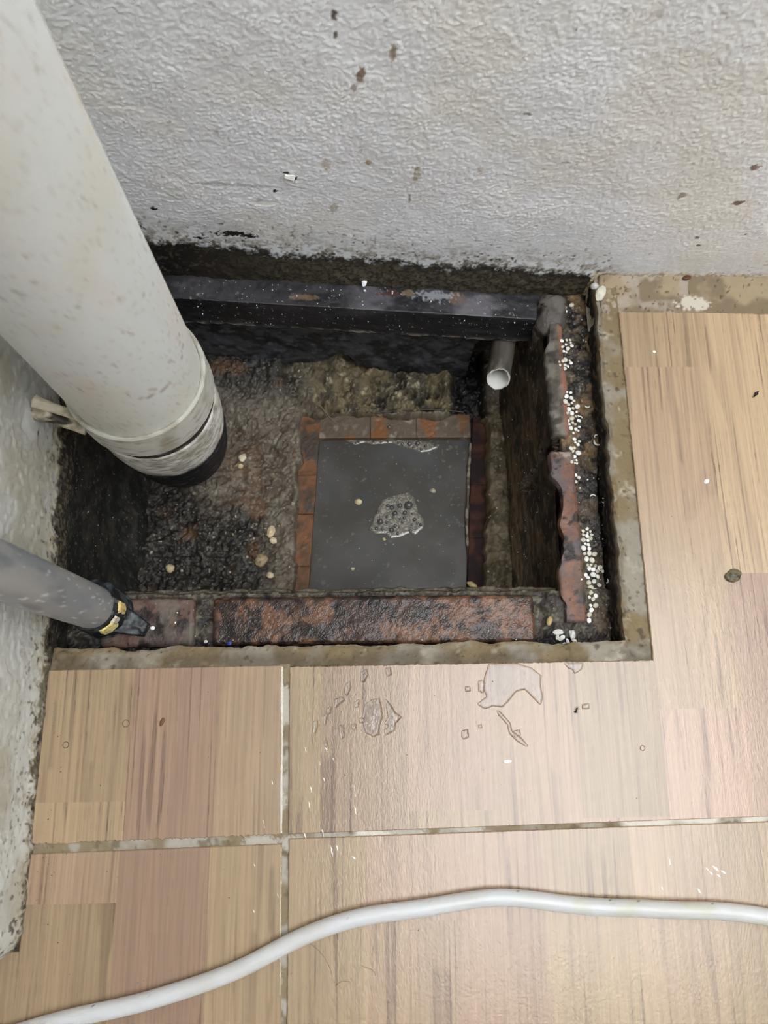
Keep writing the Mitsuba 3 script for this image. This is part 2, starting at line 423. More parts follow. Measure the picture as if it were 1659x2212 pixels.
# ------------------------------------------------------------------ floor: screed, grout joints and wood-look tiles
# the screed leaves the pit open
fl = trimesh.util.concatenate([box((-1.2, -2.2, -0.06), (2.0, 0.036, -0.012)), box((0.25, 0.036, -0.06), (2.0, 0.42, -0.012))])
scene["floor"] = mikit.ply(fl, two(pbr(C("8f8674"), 0.8)))
put("floor", mikit.ply(box((-0.45, -0.05, -0.34), (0.40, 0.60, -0.28)), two(pbr(C("3a342c"), 0.9))), kind="structure", label="earth under the bottom of the pit")
labels["floor"] = {"kind": "structure", "label": "tiled yard floor of wood-look tiles with grey grout"}


def jag(ring, step, amp, seed, freq=700, sel=None):
    r = resample(ring, step)
    t = np.roll(r, -1, 0) - np.roll(r, 1, 0); t /= np.linalg.norm(t, axis=1, keepdims=True) + 1e-12
    a = (meshkit.fbm(np.column_stack([r, r[:, 0] * 0 + seed]) * freq, 3, seed) - 0.5) * 2 * amp
    if sel is not None:
        a = a * np.where(sel(r), 1.0, 0.15)
    return r + np.stack([-t[:, 1], t[:, 0]], 1) * a[:, None]


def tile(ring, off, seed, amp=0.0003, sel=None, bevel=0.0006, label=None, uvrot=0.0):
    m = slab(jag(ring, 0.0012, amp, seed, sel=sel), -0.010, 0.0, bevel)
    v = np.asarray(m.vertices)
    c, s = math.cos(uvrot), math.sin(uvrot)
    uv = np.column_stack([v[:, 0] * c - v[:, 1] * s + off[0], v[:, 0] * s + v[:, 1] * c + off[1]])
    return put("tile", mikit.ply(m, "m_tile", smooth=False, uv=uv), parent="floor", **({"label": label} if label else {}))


a0, a1, a2, a3 = at(90, 1448), at(609, 1437), at(609, 1803), at(66, 1824)
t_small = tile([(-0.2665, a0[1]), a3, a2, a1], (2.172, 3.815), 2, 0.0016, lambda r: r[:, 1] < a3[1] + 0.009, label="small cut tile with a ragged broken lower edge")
b0, b1 = at(66, 1845), at(609, 1823)
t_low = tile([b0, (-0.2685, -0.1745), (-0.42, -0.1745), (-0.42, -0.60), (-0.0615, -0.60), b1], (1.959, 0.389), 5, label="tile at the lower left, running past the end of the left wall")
c0, c1, c2, c3 = at(626, 1440), at(1411, 1426), at(1337, 673), at(1659, 676)
c3 = np.array([0.4355, c2[1] - 0.003]); c4 = np.array([0.4355, -0.0845]); c5 = at(623, 1802)
t_big = tile([c0, c5, c4, c3, c2, c1], (3.516, 1.810), 7, 0.0007, lambda r: r[:, 1] > 0.02, label="large tile cut around the corner of the pit")  # print offset puts lighter planks right, carrying part of the brightness falloff in colour
d0 = at(624, 1812); d1 = np.array([0.4355, -0.0885])
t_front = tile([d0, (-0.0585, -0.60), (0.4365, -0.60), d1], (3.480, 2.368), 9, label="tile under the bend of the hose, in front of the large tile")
for lo, hi in [((0.440, -0.0845), (0.935, 0.372)), ((0.441, -0.60), (0.936, -0.0885)), ((-0.0585, -1.10), (0.4365, -0.604)), ((0.441, -1.10), (0.936, -0.604)), ((-0.56, -1.10), (-0.0625, -0.604))]:
    tile([lo, (hi[0], lo[1]), hi, (lo[0], hi[1])], tuple(rng.random(2) * 3), 11)


def strip(path, wid, z, amp, seed, colf, res=0.001, mat="m_stone"):
    """A rough ribbon of grout along a path."""
    p = np.asarray(path, float)
    s = np.r_[0, np.cumsum(np.linalg.norm(np.diff(p, axis=0), axis=1))]
    n = max(4, int(s[-1] / res)); k = max(5, int(wid / res) + 1)
    q = np.stack([np.interp(np.linspace(0, s[-1], n), s, p[:, i]) for i in (0, 1)], 1)
    t = np.gradient(q, axis=0); t /= np.linalg.norm(t, axis=1, keepdims=True)
    o = np.linspace(-wid / 2, wid / 2, k)
    XY = q[:, None] + np.stack([t[:, 1], -t[:, 0]], 1)[:, None] * o[None, :, None]
    P = np.concatenate([XY, np.full(XY.shape[:2] + (1,), z)], -1)
    P[..., 2] += amp * (FB(P, 250, seed, 4) - 0.5)
    v, f = grid(P)
    if normals(P)[1, 1, 2] < 0:
        f = f[:, ::-1]
    return mikit.ply((v, f), mat, smooth=True, color=np.clip(colf(v), 0.01, 0.9))


def c_grout(v):
    c = mx(C("85775f"), C("a59f92"), ss(0.45, 0.65, FB(v, 60, 41, 3)))
    c = mx(c, C("6d5f49"), 0.8 * ss(0.55, 0.7, FB(v, 130, 42, 3)))
    return mx(c, C("b7b2a6"), 0.8 * ss(0.66, 0.72, FB(v, 35, 43, 2) + 0.1 * N(v, 900, 44)))


def c_groutw(v):
    c = c_grout(v)
    w = ss(0.40, 0.55, FB(v, 30, 45, 2)) * (v[:, 0] > -0.03)
    return mx(c, C("cfcabd"), w)


put("grout_joint", strip([(-0.0668, -0.60), (-0.066, -0.09), (-0.0685, 0.041)], 0.0085, -0.0022, 0.002, 3, c_grout), parent="floor")
put("grout_joint", strip([(-0.30, -0.104), (-0.20, -0.1015), (-0.066, -0.0972), (0.0, -0.0955), (0.45, -0.0865)], 0.011, -0.0022, 0.002, 4, c_groutw), parent="floor")
put("grout_joint", strip([(-0.271, -0.19), (-0.271, 0.045)], 0.010, -0.002, 0.004, 5, lambda v: mx(C("7f7462"), C("4a4136"), ss(0.4, 0.6, FB(v, 120, 6, 3)))), parent="floor")


def sliver(base, ring, z0, z1, color, parent, seed, amp=0.0004, mat="m_chip", bevel=0.0002, **tags):
    m = slab(jag(ring, 0.0008, amp, seed, 900), z0, z1, bevel)
    v = np.asarray(m.vertices)
    return put(base, mikit.ply(m, mat, smooth=False, color=np.clip(np.broadcast_to(C(color), v.shape) * (0.85 + 0.3 * N(v, 700, seed))[:, None], 0, 0.9)), parent=parent, **tags)


def quad_px(pts, z=0.0):
    r = np.array([at(*p, z) for p in pts])
    return r if Polygon(r).exterior.is_ccw else r[::-1]


sliver("chipped_edge", quad_px([(608, 1440), (611, 1440), (612, 1500), (611, 1620), (610, 1740), (609, 1800), (606, 1800), (605, 1700), (608, 1600), (606, 1520)]), -0.004, 0.0002, "cfcabd", t_small, 3, label="white chipped edge")
sliver("chipped_edge", quad_px([(606, 1830), (608, 1830), (608, 1900), (607, 2010), (606, 2150), (604, 2150), (604, 2000), (606, 1900)]), -0.004, 0.0002, "c4b79d", t_low, 4, label="pale chipped edge")
for i, (px, py, w, h) in enumerate([(716, 1838, 7, 26), (728, 1832, 5, 16), (764, 1853, 10, 8), (668, 1740, 4, 22), (672, 1706, 4, 18), (700, 1685, 5, 10), (766, 1708, 4, 26), (767, 1750, 5, 20), (660, 1620, 4, 14), (705, 1620, 5, 12), (690, 1650, 3, 12), (658, 1805, 4, 12), (697, 1800, 4, 18), (720, 1640, 3, 8), (550, 1870, 4, 8), (600, 1935, 4, 10), (548, 1968, 4, 8), (588, 1690, 3, 10), (570, 1780, 3, 18), (1545, 1876, 16, 14), (1562, 1884, 14, 10), (1535, 1886, 10, 12), (1552, 1892, 12, 8), (1528, 1878, 8, 8), (1446, 1862, 6, 22), (1510, 1925, 10, 12), (1430, 1920, 6, 12)]):
    par = t_front if (px > 615 and py > 1810) else t_low if py > 1822 else t_big if px > 615 else t_small
    sliver("glaze_chip", quad_px([(px - w * .5, py - h * .5), (px + w * .2, py - h * .2), (px + w * .5, py + h * .5), (px, py + h * .2)]), -0.002, 0.0003, "ece6da", par, 20 + i)

# ------------------------------------------------------------------ the pit
pit = thing("drain_pit", "sunken brick and concrete drain pit with black walls in the corner of the two walls", "drain pit")


def c_conc(v):
    c = mx(C("7c6c50"), C("8f887a"), ss(0.4, 0.65, FB(v, 45, 51, 4)))
    c = mx(c, C("b3aa97"), 0.7 * ss(0.6, 0.75, FB(v, 100, 52, 4)))
    c = mx(c, C("4d4232"), 0.8 * ss(0.6, 0.72, FB(v, 150, 53, 4)))
    c = mx(c, C("3a3026"), 0.8 * ss(0.78, 0.83, FB(v, 500, 54, 2)))
    return c


def rim(a, b, w0, w1, drop, seed, back=False):
    """A run of the concrete kerb from a to b: its tile edge lies on a-b, its inner edge w0..w1 to the left, then the face falls into the rebate."""
    a, b = np.asarray(a, float), np.asarray(b, float)
    L = np.linalg.norm(b - a); t = (b - a) / L; nrm = np.array([-t[1], t[0]])
    u = np.arange(0, L, 0.0011)
    w = np.linspace(w0, w1, len(u))
    sec = np.r_[np.linspace(-0.04, 1, 30), np.full(36, 1.0)]
    zz = np.r_[np.full(30, 0.0), -np.linspace(0.0, 1, 37)[1:] * drop]
    inset = 1 - 0.06 * np.clip((zz / 0.004) + 1, 0, 1) * (np.arange(66) > 24) * np.linspace(0, 1, 66)
    XY = (a + t * u[:, None])[:, None] + nrm[None, None] * (w[:, None] * sec[None])[..., None]
    P = np.concatenate([XY, np.broadcast_to(zz, XY.shape[:2])[..., None]], -1).copy()
    round_ = np.exp(-((np.arange(66) - 30) / 4.0) ** 2)
    wob = (FB(P[:, 30], 55, seed, 4) - 0.5) * 0.008
    face = np.clip((np.arange(66) - 20) / 10.0, 0, 1)
    P[..., :2] += nrm * (wob[:, None] * face)[..., None]
    P[..., 2] -= 0.0025 + 0.002 * round_ + 0.0022 * np.linspace(0, 1, 66) * (zz == 0)
    n = normals(P)
    n *= np.sign(n[3, 3, 2])
    P += n * (0.0035 * (FB(P, 130, seed + 1, 4) - 0.5) + 0.0012 * (FB(P, 420, seed + 2, 3) - 0.5))[..., None]
    v, f = grid(P)
    if normals(P)[3, 3, 2] < 0:
        f = f[:, ::-1]
    c = c_conc(v)
    c = mx(c, C('4d4436'), 0.65 * ss(0.058, 0.045, v[:, 1] + 0.01 * (FB(v, 70, 58, 3) - 0.5)) * ss(0.30, 0.55, FB(v, 55, 59, 4)))
    low = ss(-0.006, -0.020, v[:, 2])  # inner face painted darker on its way down, for the shade of the gap
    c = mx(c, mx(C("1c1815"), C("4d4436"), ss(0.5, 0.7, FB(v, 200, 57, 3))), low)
    return mikit.ply((v, f), "m_stone", smooth=True, color=np.clip(c, 0.01, 0.9))


put("concrete_rim", rim((-0.272, a0[1] + 0.0005), (0.2475, c1[1] + 0.0005), 0.0165, 0.0165, 0.045, 61), parent=pit)
put("concrete_rim", rim((0.2475, 0.036), (0.2485, 0.4185), 0.0205, 0.0195, 0.05, 66), parent=pit)
# concrete strip between the back wall and the big tile
xs, ys = np.arange(0.2275, 0.47, 0.0012), np.arange(0.370, 0.4195, 0.0012)
X, Y = np.meshgrid(xs, ys, indexing="ij")
P = np.stack([X, Y, -0.0035 + 0.006 * ss(0.399, 0.416, Y)], -1)
P[..., 2] += 0.0035 * (FB(P, 90, 71, 4) - 0.5) - 0.03 * ss(0.2325, 0.2285, X + 0.004 * (FB(P, 90, 72, 3) - 0.5))
v, f = grid(P)
c = mx(C("9c8b70"), C("7d6e58"), ss(0.45, 0.65, FB(v, 40, 73, 4)))
c = mx(c, C("a59a8c"), 0.8 * ss(0.5, 0.65, FB(v, 60, 74, 3)) * (v[:, 0] < 0.32))
wx, wy = at(1500, 652)
c = mx(c, C("cbc4b4"), 0.85 * stain(v[:, 0], v[:, 1], wx, wy, 0.017, 0.008, 75, 0.6))
c = mx(c, C("54432f"), 0.8 * ss(0.68, 0.74, FB(v, 380, 76, 2)))
put("concrete_rim", mikit.ply((v, f), "m_stone", smooth=True, color=np.clip(c, 0.01, 0.9)), parent=pit, label="tan concrete strip along the back wall")


# --- bricks
def c_brick(v, light, seed, red="7d5347", dark="3a302d", tar=0.5):
    c = mx(C(red), C(light), ss(0.4, 0.7, FB(v, 70, seed, 4)))
    c = mx(c, C(dark), 0.45 * ss(0.48, 0.68, FB(v, 260, seed + 4, 3)))
    c = mx(c, C(dark), 0.85 * ss(tar, tar + 0.12, FB(v, 55, seed + 1, 5)))
    c = mx(c, C("1d1917"), 0.9 * ss(tar + 0.08, tar + 0.17, FB(v, 80, seed + 2, 5)))
    c = mx(c, C("1a1615"), 0.75 * ss(0.66, 0.74, FB(v, 420, seed + 3, 2)))
    return c


def brick(lo, hi, seed, colf, mat, amp=0.004, res=0.0011, r=0.004, shear=0.0, base="brick", parent=None, chip=0.0, **tags):
    lo, hi = np.asarray(lo, float), np.asarray(hi, float)
    m = rbox(hi - lo, r, res)
    v = np.asarray(m.vertices) + (lo + hi) / 2
    n = vnorm(m)
    v = v + n * (amp * (FB(v, 45, seed, 3) - 0.5) + 0.0009 * (FB(v, 330, seed + 1, 3) - 0.5))[:, None]
    if chip:
        e = lo[0] + chip * ss(0.30, 0.75, FB(np.column_stack([v[:, 1] * 0, v[:, 1], v[:, 1] * 0]), 26, seed + 7, 2)) + 0.3 * chip * (N(v * [0, 1, 1], 160, seed + 8) - 0.3)
        v[:, 0] = np.where(v[:, 0] < e, e + 0.05 * (v[:, 0] - e), v[:, 0])
    v[:, 0] += shear * (v[:, 1] - lo[1])
    return put(base, mikit.ply((v, m.faces), mat, smooth=True, color=np.clip(colf(v), 0.008, 0.9)), parent=parent or pit, **tags)


zb = -0.034
f1 = lambda v: mx(c_brick(v, "6b5347", 81, "5b4238", "4b423d", 0.46), C("6d6358"), 0.75 * ss(0.48, 0.62, FB(v, 45, 84, 4)))
f2 = lambda v: mx(c_brick(v, "7f5a44", 86, "684732", "2f2823", np.interp(v[:, 0], [-0.14, 0.0, 0.08, 0.16], [0.39, 0.43, 0.50, 0.45])), C("8a6450"), 0.15 * ss(0.5, 0.7, FB(v, 200, 87, 3)))
brick((at(222, 1290, zb)[0], 0.0595, -0.085), (at(422, 1290, zb)[0], 0.1035, zb), 81, f1, "m_damp", label="dull brown brick next to the grey pipe")
brick((at(462, 1290, zb)[0], 0.0600, -0.085), (at(1152, 1290, zb)[0], 0.1035, zb + 0.001), 86, f2, "m_wet", amp=0.0025, label="long wet red brick with tar-black patches")
f3 = lambda v: mx(c_brick(v, "85604b", 91, "6f4c3b", "564f51", 0.47), C("5f5853"), 0.35 * ss(0.5, 0.64, FB(v, 90, 94, 3)))
bpx, bpy = at(1218, 968, zb)
f3b = f3
f3 = lambda v: mx(f3b(v), C('a2968b'), 0.7 * stain(v[:, 0], v[:, 1], bpx, bpy, 0.009, 0.010, 93, 0.7))
f4 = lambda v: mx(mx(mx(C("6f695f"), C("463f36"), ss(0.4, 0.65, FB(v, 70, 95, 4))), C("2a251f"), 0.8 * ss(0.5, 0.66, FB(v, 110, 97, 4))), C("8d6050"), ss(0.194, 0.200, v[:, 0] + 0.008 * (FB(v, 90, 96, 3) - 0.5)))
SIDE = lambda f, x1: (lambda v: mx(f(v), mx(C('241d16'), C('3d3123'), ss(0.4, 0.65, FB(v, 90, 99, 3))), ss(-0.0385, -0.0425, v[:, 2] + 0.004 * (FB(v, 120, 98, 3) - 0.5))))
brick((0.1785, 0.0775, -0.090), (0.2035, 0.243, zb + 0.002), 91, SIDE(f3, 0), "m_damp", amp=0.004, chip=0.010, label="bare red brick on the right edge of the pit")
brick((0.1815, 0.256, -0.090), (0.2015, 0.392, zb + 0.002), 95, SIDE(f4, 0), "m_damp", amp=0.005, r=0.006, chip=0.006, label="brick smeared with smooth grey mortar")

# --- mortar beds the bricks lie in
def hfield(x0, x1, y0, y1, res, zf, colf, mat, base, **tags):
    X, Y = np.meshgrid(np.arange(x0, x1 + res / 2, res), np.arange(y0, y1 + res / 2, res), indexing="ij")
    P = np.stack([X, Y, zf(X, Y)], -1)
    v, f = grid(P)
    return put(base, mikit.ply((v, f), mat, smooth=True, color=np.clip(colf(v), 0.006, 0.9)), parent=pit, **tags)


def xy(X, Y, s=0.0):
    return np.stack([X, Y, X * 0 + s], -1)


def z_front(X, Y):
    p = xy(X, Y)
    z = -0.042 + 0.009 * (FB(p, 70, 101, 4) - 0.5) + 0.004 * (FB(p, 300, 102, 3) - 0.5)
    z += 0.005 * ss(0.155, 0.175, X) + 0.003 * ss(-0.24, -0.25, X)
    lip = 0.1090 + 0.006 * (FB(p, 60, 103, 3) - 0.5)
    return np.where(Y > lip, z - 0.010 - 0.19 * ss(0.0, 0.010, Y - lip - 0.004), z)


def c_front(v):
    c = mx(C("4a4338"), C("2a2622"), ss(0.4, 0.65, FB(v, 60, 104, 4)))
    c = mx(c, C("6d6656"), 0.8 * ss(0.58, 0.72, FB(v, 150, 105, 4)))
    c = mx(c, C("5f5746"), 0.7 * ss(0.105, 0.109, v[:, 1]) * ss(0.35, 0.6, FB(v, 160, 107, 3)))
    c = mx(c, C("14110f"), ss(0.072, 0.060, v[:, 1] + 0.016 * (FB(v, 70, 106, 3) - 0.5)))
    return c


bed = hfield(-0.272, 0.232, 0.0565, 0.118, 0.0011, z_front, c_front, "m_damp", "mortar_bed", label="dark damp mortar around the front bricks")


def z_right(X, Y):
    p = xy(X, Y, 2)
    z = -0.037 + 0.006 * (FB(p, 80, 111, 4) - 0.5) + 0.004 * (FB(p, 260, 112, 3) - 0.5)
    gap = np.interp(Y, [0.06, 0.20, 0.25, 0.42], [0.2235, 0.2235, 0.2300, 0.2320]) + 0.005 * (FB(p, 60, 113, 3) - 0.5)
    z -= 0.022 * ss(0.0, 0.004, X - gap)
    z -= 0.05 * ss(0.193, 0.186, X)
    return z


def c_right(v):
    c = mx(C("4b3f30"), C("25211d"), ss(0.42, 0.6, FB(v, 75, 114, 4)))
    c = mx(c, C("776042"), 0.85 * ss(0.56, 0.66, FB(v, 55, 115, 4)) * (0.35 + 0.65 * (v[:, 1] > 0.24)))
    c = mx(c, C("12100f"), 0.9 * ss(0.58, 0.68, FB(v, 85, 116, 4)))
    c = mx(c, C("77705f"), 0.7 * ss(0.62, 0.72, FB(v, 260, 117, 3)))
    return mx(c, C("0c0a09"), ss(-0.045, -0.055, v[:, 2]))  # gap beside the rim painted near-black by depth, standing in for its shadow


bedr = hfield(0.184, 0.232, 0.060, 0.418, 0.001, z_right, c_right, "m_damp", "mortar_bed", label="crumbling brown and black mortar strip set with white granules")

# --- pit walls
ys, zs = np.arange(0.05, 0.45, 0.0012), np.arange(-0.26, 0.004, 0.0012)
Y, Z = np.meshgrid(ys, zs, indexing="ij")
p = np.stack([Y, Z, Y * 0 + 3], -1)
P = np.stack([-0.268 + 0.008 * (FB(p, 35, 121, 4) - 0.5) + 0.003 * (FB(p, 200, 122, 3) - 0.5) + 0.02 * ss(-0.12, -0.20, Z), Y, Z], -1)
v, f = grid(P)
q = v * [0, 1, 1]
c = mx(C("1a1a18"), C("2c2b26"), ss(0.4, 0.7, FB(q, 60, 123, 4)))
c = mx(c, C("3b3a33"), 0.6 * ss(0.55, 0.72, FB(q, 150, 124, 4)) * ss(-0.13, -0.02, v[:, 2]))
c = mx(c, C("6d6a60"), 0.6 * ss(0.78, 0.83, FB(q, 420, 125, 2)))
put("pit_wall", mikit.ply((v, f[:, ::-1]), "m_damp", smooth=True, color=np.clip(c, 0.006, 0.9)), parent=pit, label="black left wall of the pit")

ys, zs = np.arange(0.09, 0.43, 0.0012), np.arange(-0.27, -0.040, 0.0012)
Y, Z = np.meshgrid(ys, zs, indexing="ij")
p = np.stack([Y, Z * 0.9, Y * 0 + 6], -1)
gash = stain(Y, Z, 0.252, -0.062, 0.012, 0.022, 5, 0.5) + 0.6 * stain(Y, Z, 0.235, -0.105, 0.010, 0.035, 6, 0.6)
P = np.stack([0.1845 - 0.006 * (FB(p, 40, 131, 4) - 0.5) - 0.0018 * (FB(p * [0.35, 1, 1], 420, 132, 3) - 0.5) + 0.010 * gash - 0.019 * np.clip((-0.05 - Z) / 0.14, 0, 1.3), Y, Z], -1)
v, f = grid(P)
q = v * [0, 0.3, 1]
c = mx(C("32281d"), C("4c3e2d"), ss(0.4, 0.65, FB(q, 160, 133, 4)))
c = mx(c, C("171410"), 0.85 * ss(0.48, 0.62, FB(v * [0, 1, 1], 28, 134, 4)))
c = mx(c, C("6a6253"), 0.5 * ss(0.62, 0.74, FB(q, 420, 135, 3)))
put("pit_wall", mikit.ply((v, f), "m_damp", smooth=True, color=np.clip(c, 0.006, 0.9)), parent=pit, label="dark brown right wall of the pit")

# back of the pit: recess, then a sheet of black render with a broken lower edge
xs, zs = np.arange(-0.272, 0.20, 0.0016), np.arange(-0.27, -0.02, 0.0016)
X, Z = np.meshgrid(xs, zs, indexing="ij")
p = np.stack([X, Z, X * 0 + 8], -1)
P = np.stack([X, wall_y(X) + 0.014 - 0.010 * (FB(p, 60, 141, 4) - 0.5), Z], -1)
v, f = grid(P)
c = mx(C("1b1814"), C("3d3427"), ss(0.45, 0.7, FB(v, 90, 142, 4)))
put("pit_wall", mikit.ply((v, f), "m_damp", smooth=True, color=c), parent=pit, label="dark rough back wall of the pit")


def back_xz(px, py):
    d = ROT @ _ray(px, py)
    t = 0.405 / d[1]
    for _ in range(3):
        t = (float(wall_y(d[0] * t)) - 0.012) / d[1]
    return d[0] * t, H + d[2] * t


low = np.array([back_xz(*q) for q in [(330, 790), (420, 800), (500, 805), (600, 800), (660, 785), (700, 780), (730, 763), (752, 766), (778, 790), (810, 805), (850, 822), (900, 830), (950, 832), (1000, 812)]])
u = np.arange(-0.268, low[-1, 0] + 0.004, 0.0012); s = np.linspace(0, 1, 90)
bot = np.interp(u, low[:, 0], low[:, 1]) + 0.006 * (FB(np.column_stack([u, u * 0, u * 0]), 110, 143, 4) - 0.5)
tz = -0.055
U = np.broadcast_to(u[:, None], (len(u), 90 + 14))
Zs = np.concatenate([tz + (bot[:, None] - tz) * s[None], np.broadcast_to(bot[:, None], (len(u), 14))], 1)
dep = np.concatenate([np.zeros((len(u), 90)), np.broadcast_to(np.linspace(0, 0.018, 14), (len(u), 14))], 1)
p = np.stack([U, Zs, U * 0 + 9], -1)
P = np.stack([U, wall_y(U) - 0.012 + dep - 0.007 * (FB(p, 45, 144, 4) - 0.5) - 0.0022 * (FB(p, 220, 145, 3) - 0.5), Zs], -1)
v, f = grid(P)
c = mx(C("1c1c1d"), C("3c3d41"), ss(0.38, 0.62, FB(v, 60, 146, 4)))
c = mx(c, C("55565a"), 0.6 * ss(0.56, 0.72, FB(v, 140, 147, 4)))
c = mx(c, C("121110"), 0.8 * ss(0.55, 0.7, FB(v, 40, 148, 4)))
put("render_sheet", mikit.ply((v, f[:, ::-1]), "m_damp", smooth=True, color=np.clip(c, 0.006, 0.9)), parent=pit, label="black render with a broken lower edge")

# --- the sunken ledge along the back wall
bl, br = np.array([-0.272, 0.404, -0.018]), np.array([0.1845, 0.3865, -0.0395])
u = np.arange(0, 1.0001, 0.0024)
depth = 0.046
sec_y = np.r_[np.linspace(0.045, 0.0, 40), np.zeros(44), np.linspace(0, 0.02, 14)]
sec_z = np.r_[np.zeros(40), -np.linspace(0, 1, 45)[1:] * depth, np.full(14, -depth)]
base_ = bl + (br - bl) * u[:, None]
P = np.stack([np.broadcast_to(base_[:, None, 0], (len(u), 98)), base_[:, None, 1] + sec_y, base_[:, None, 2] + sec_z], -1).copy()
p = P * 1.0
edgew = np.exp(-((np.arange(98) - 84) / 3.0) ** 2)
n = normals(P)
P -= n * np.sign(n[5, 5, 2]) * -1 * (0.003 * (FB(p, 50, 151, 4) - 0.5) + 0.0012 * (FB(p, 300, 152, 3) - 0.5))[..., None]
P[..., 1] -= edgew * 0.004 * (FB(p[..., :1] * [1, 0, 0], 90, 153, 4) - 0.3)
P[..., 2] -= edgew * 0.003 * (FB(p[..., :1] * [1, 0, 0], 60, 154, 3) - 0.5)
v, f = grid(P)
if normals(P)[5, 5, 2] < 0:
    f = f[:, ::-1]
c = mx(C("232225"), C("373538"), ss(0.4, 0.65, FB(v * [0.4, 1, 1], 60, 155, 4)))
ontop = np.tile((np.arange(98) < 40) * 1.0, len(u))
c = mx(c, C("6f6c70"), 0.75 * ontop * ss(0.50, 0.64, FB(v * [0.4, 1, 1], 45, 156, 3)) * ss(-0.05, 0.05, v[:, 0]) * ss(0.17, 0.12, v[:, 0]))
for px, py, rx, ry, h in [(665, 650, 0.016, 0.003, "6d5a45"), (840, 637, 0.012, 0.004, "4a302a"), (880, 635, 0.008, 0.004, "7b6a54"), (985, 643, 0.010, 0.007, "6b5646"), (945, 640, 0.02, 0.006, "8d8f94")]:
    cx_, cy_ = at(px, py, -0.035)
    c = mx(c, C(h), 0.8 * ontop * stain(v[:, 0], v[:, 1], cx_, cy_, rx, ry, int(px), 0.8))
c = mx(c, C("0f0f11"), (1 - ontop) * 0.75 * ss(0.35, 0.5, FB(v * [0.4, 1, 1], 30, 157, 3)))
ed = np.tile(edgew, len(u))
c = mx(c, C("5e564b"), ed * ss(0.4, 0.6, FB(v, 110, 158, 3)))
c = mx(c, C("a5a39e"), 0.7 * ss(0.80, 0.84, FB(v, 520, 159, 2)))
put("ledge_beam", mikit.ply((v, f), "m_black", smooth=True, color=np.clip(c, 0.006, 0.9)), parent=pit, label="black concrete ledge running along the back of the pit")

# grey mortar lump where ledge meets the right edge
f5 = lambda v: mx(mx(C("4d4842"), C("67615a"), ss(0.4, 0.65, FB(v, 60, 161, 4))), C("26221f"), ss(0.52, 0.66, FB(v, 110, 162, 4)))
brick((0.1785, 0.372, -0.075), (0.2085, 0.415, -0.030), 163, f5, "m_damp", amp=0.012, r=0.010, base="mortar_lump", label="grey mortar lump at the right end of the ledge")

# --- bottom of the pit: sludge, mortar shoulder, rough stone under the back wall
Q = np.array([at(638, 1300, -0.195), at(650, 893, -0.195), at(1016, 898, -0.195), at(1054, 905, -0.195), at(1046, 1300, -0.195)])
ringp = Polygon(Q)


def sdist(X, Y):
    pts = np.stack([X, Y], -1)
    d = np.full(X.shape, 9.0)
    for a, b in zip(Q, np.roll(Q, -1, 0)):
        ab = b - a
        t = np.clip(((pts - a) @ ab) / (ab @ ab), 0, 1)
        d = np.minimum(d, np.linalg.norm(pts - a - t[..., None] * ab, axis=-1))
    return np.where(contains_xy(ringp, X, Y), -d, d)


def z_bottom(X, Y):
    p = xy(X, Y, 4)
    d = sdist(X, Y) + 0.013 * (FB(p, 55, 171, 4) - 0.5)
    big, mid, fin = FB(p, 28, 172, 4) - 0.5, FB(p, 90, 173, 4) - 0.5, FB(p, 320, 174, 3) - 0.5
    lump = ss(0.55, 0.72, N(p, 170, 175)) * ss(-0.09, -0.12, X) * ss(0.26, 0.2, Y)
    z = -0.191 + 0.018 * big + 0.008 * mid + 0.005 * fin + 0.004 * lump
    z += 0.012 * ss(-0.09, -0.10, X) * ss(0.36, 0.40, Y)
    wv = 0.03 * (FB(p, 40, 176, 3) - 0.5)
    back = ss(0.347, 0.352, Y) * ss(-0.10, -0.04, X + 2 * wv) * ss(0.118, 0.095, X + wv)
    z = z * (1 - back) + back * (-0.2085 + (0.02 + 0.30 * ss(0.04, -0.08, X)) * (Y - 0.352) + 0.030 * np.maximum(mid, -0.25) + 0.010 * fin)
    z -= 0.021 * ss(0.10, 0.115, X) * ss(0.150, 0.140, X) * ss(0.335, 0.35, Y)
    z += 0.006 * ss(0.142, 0.15, X) * ss(0.36, 0.33, Y)
    return np.where(d < 0.002, z - (z + 0.236) * ss(0.002, -0.003, d), z)


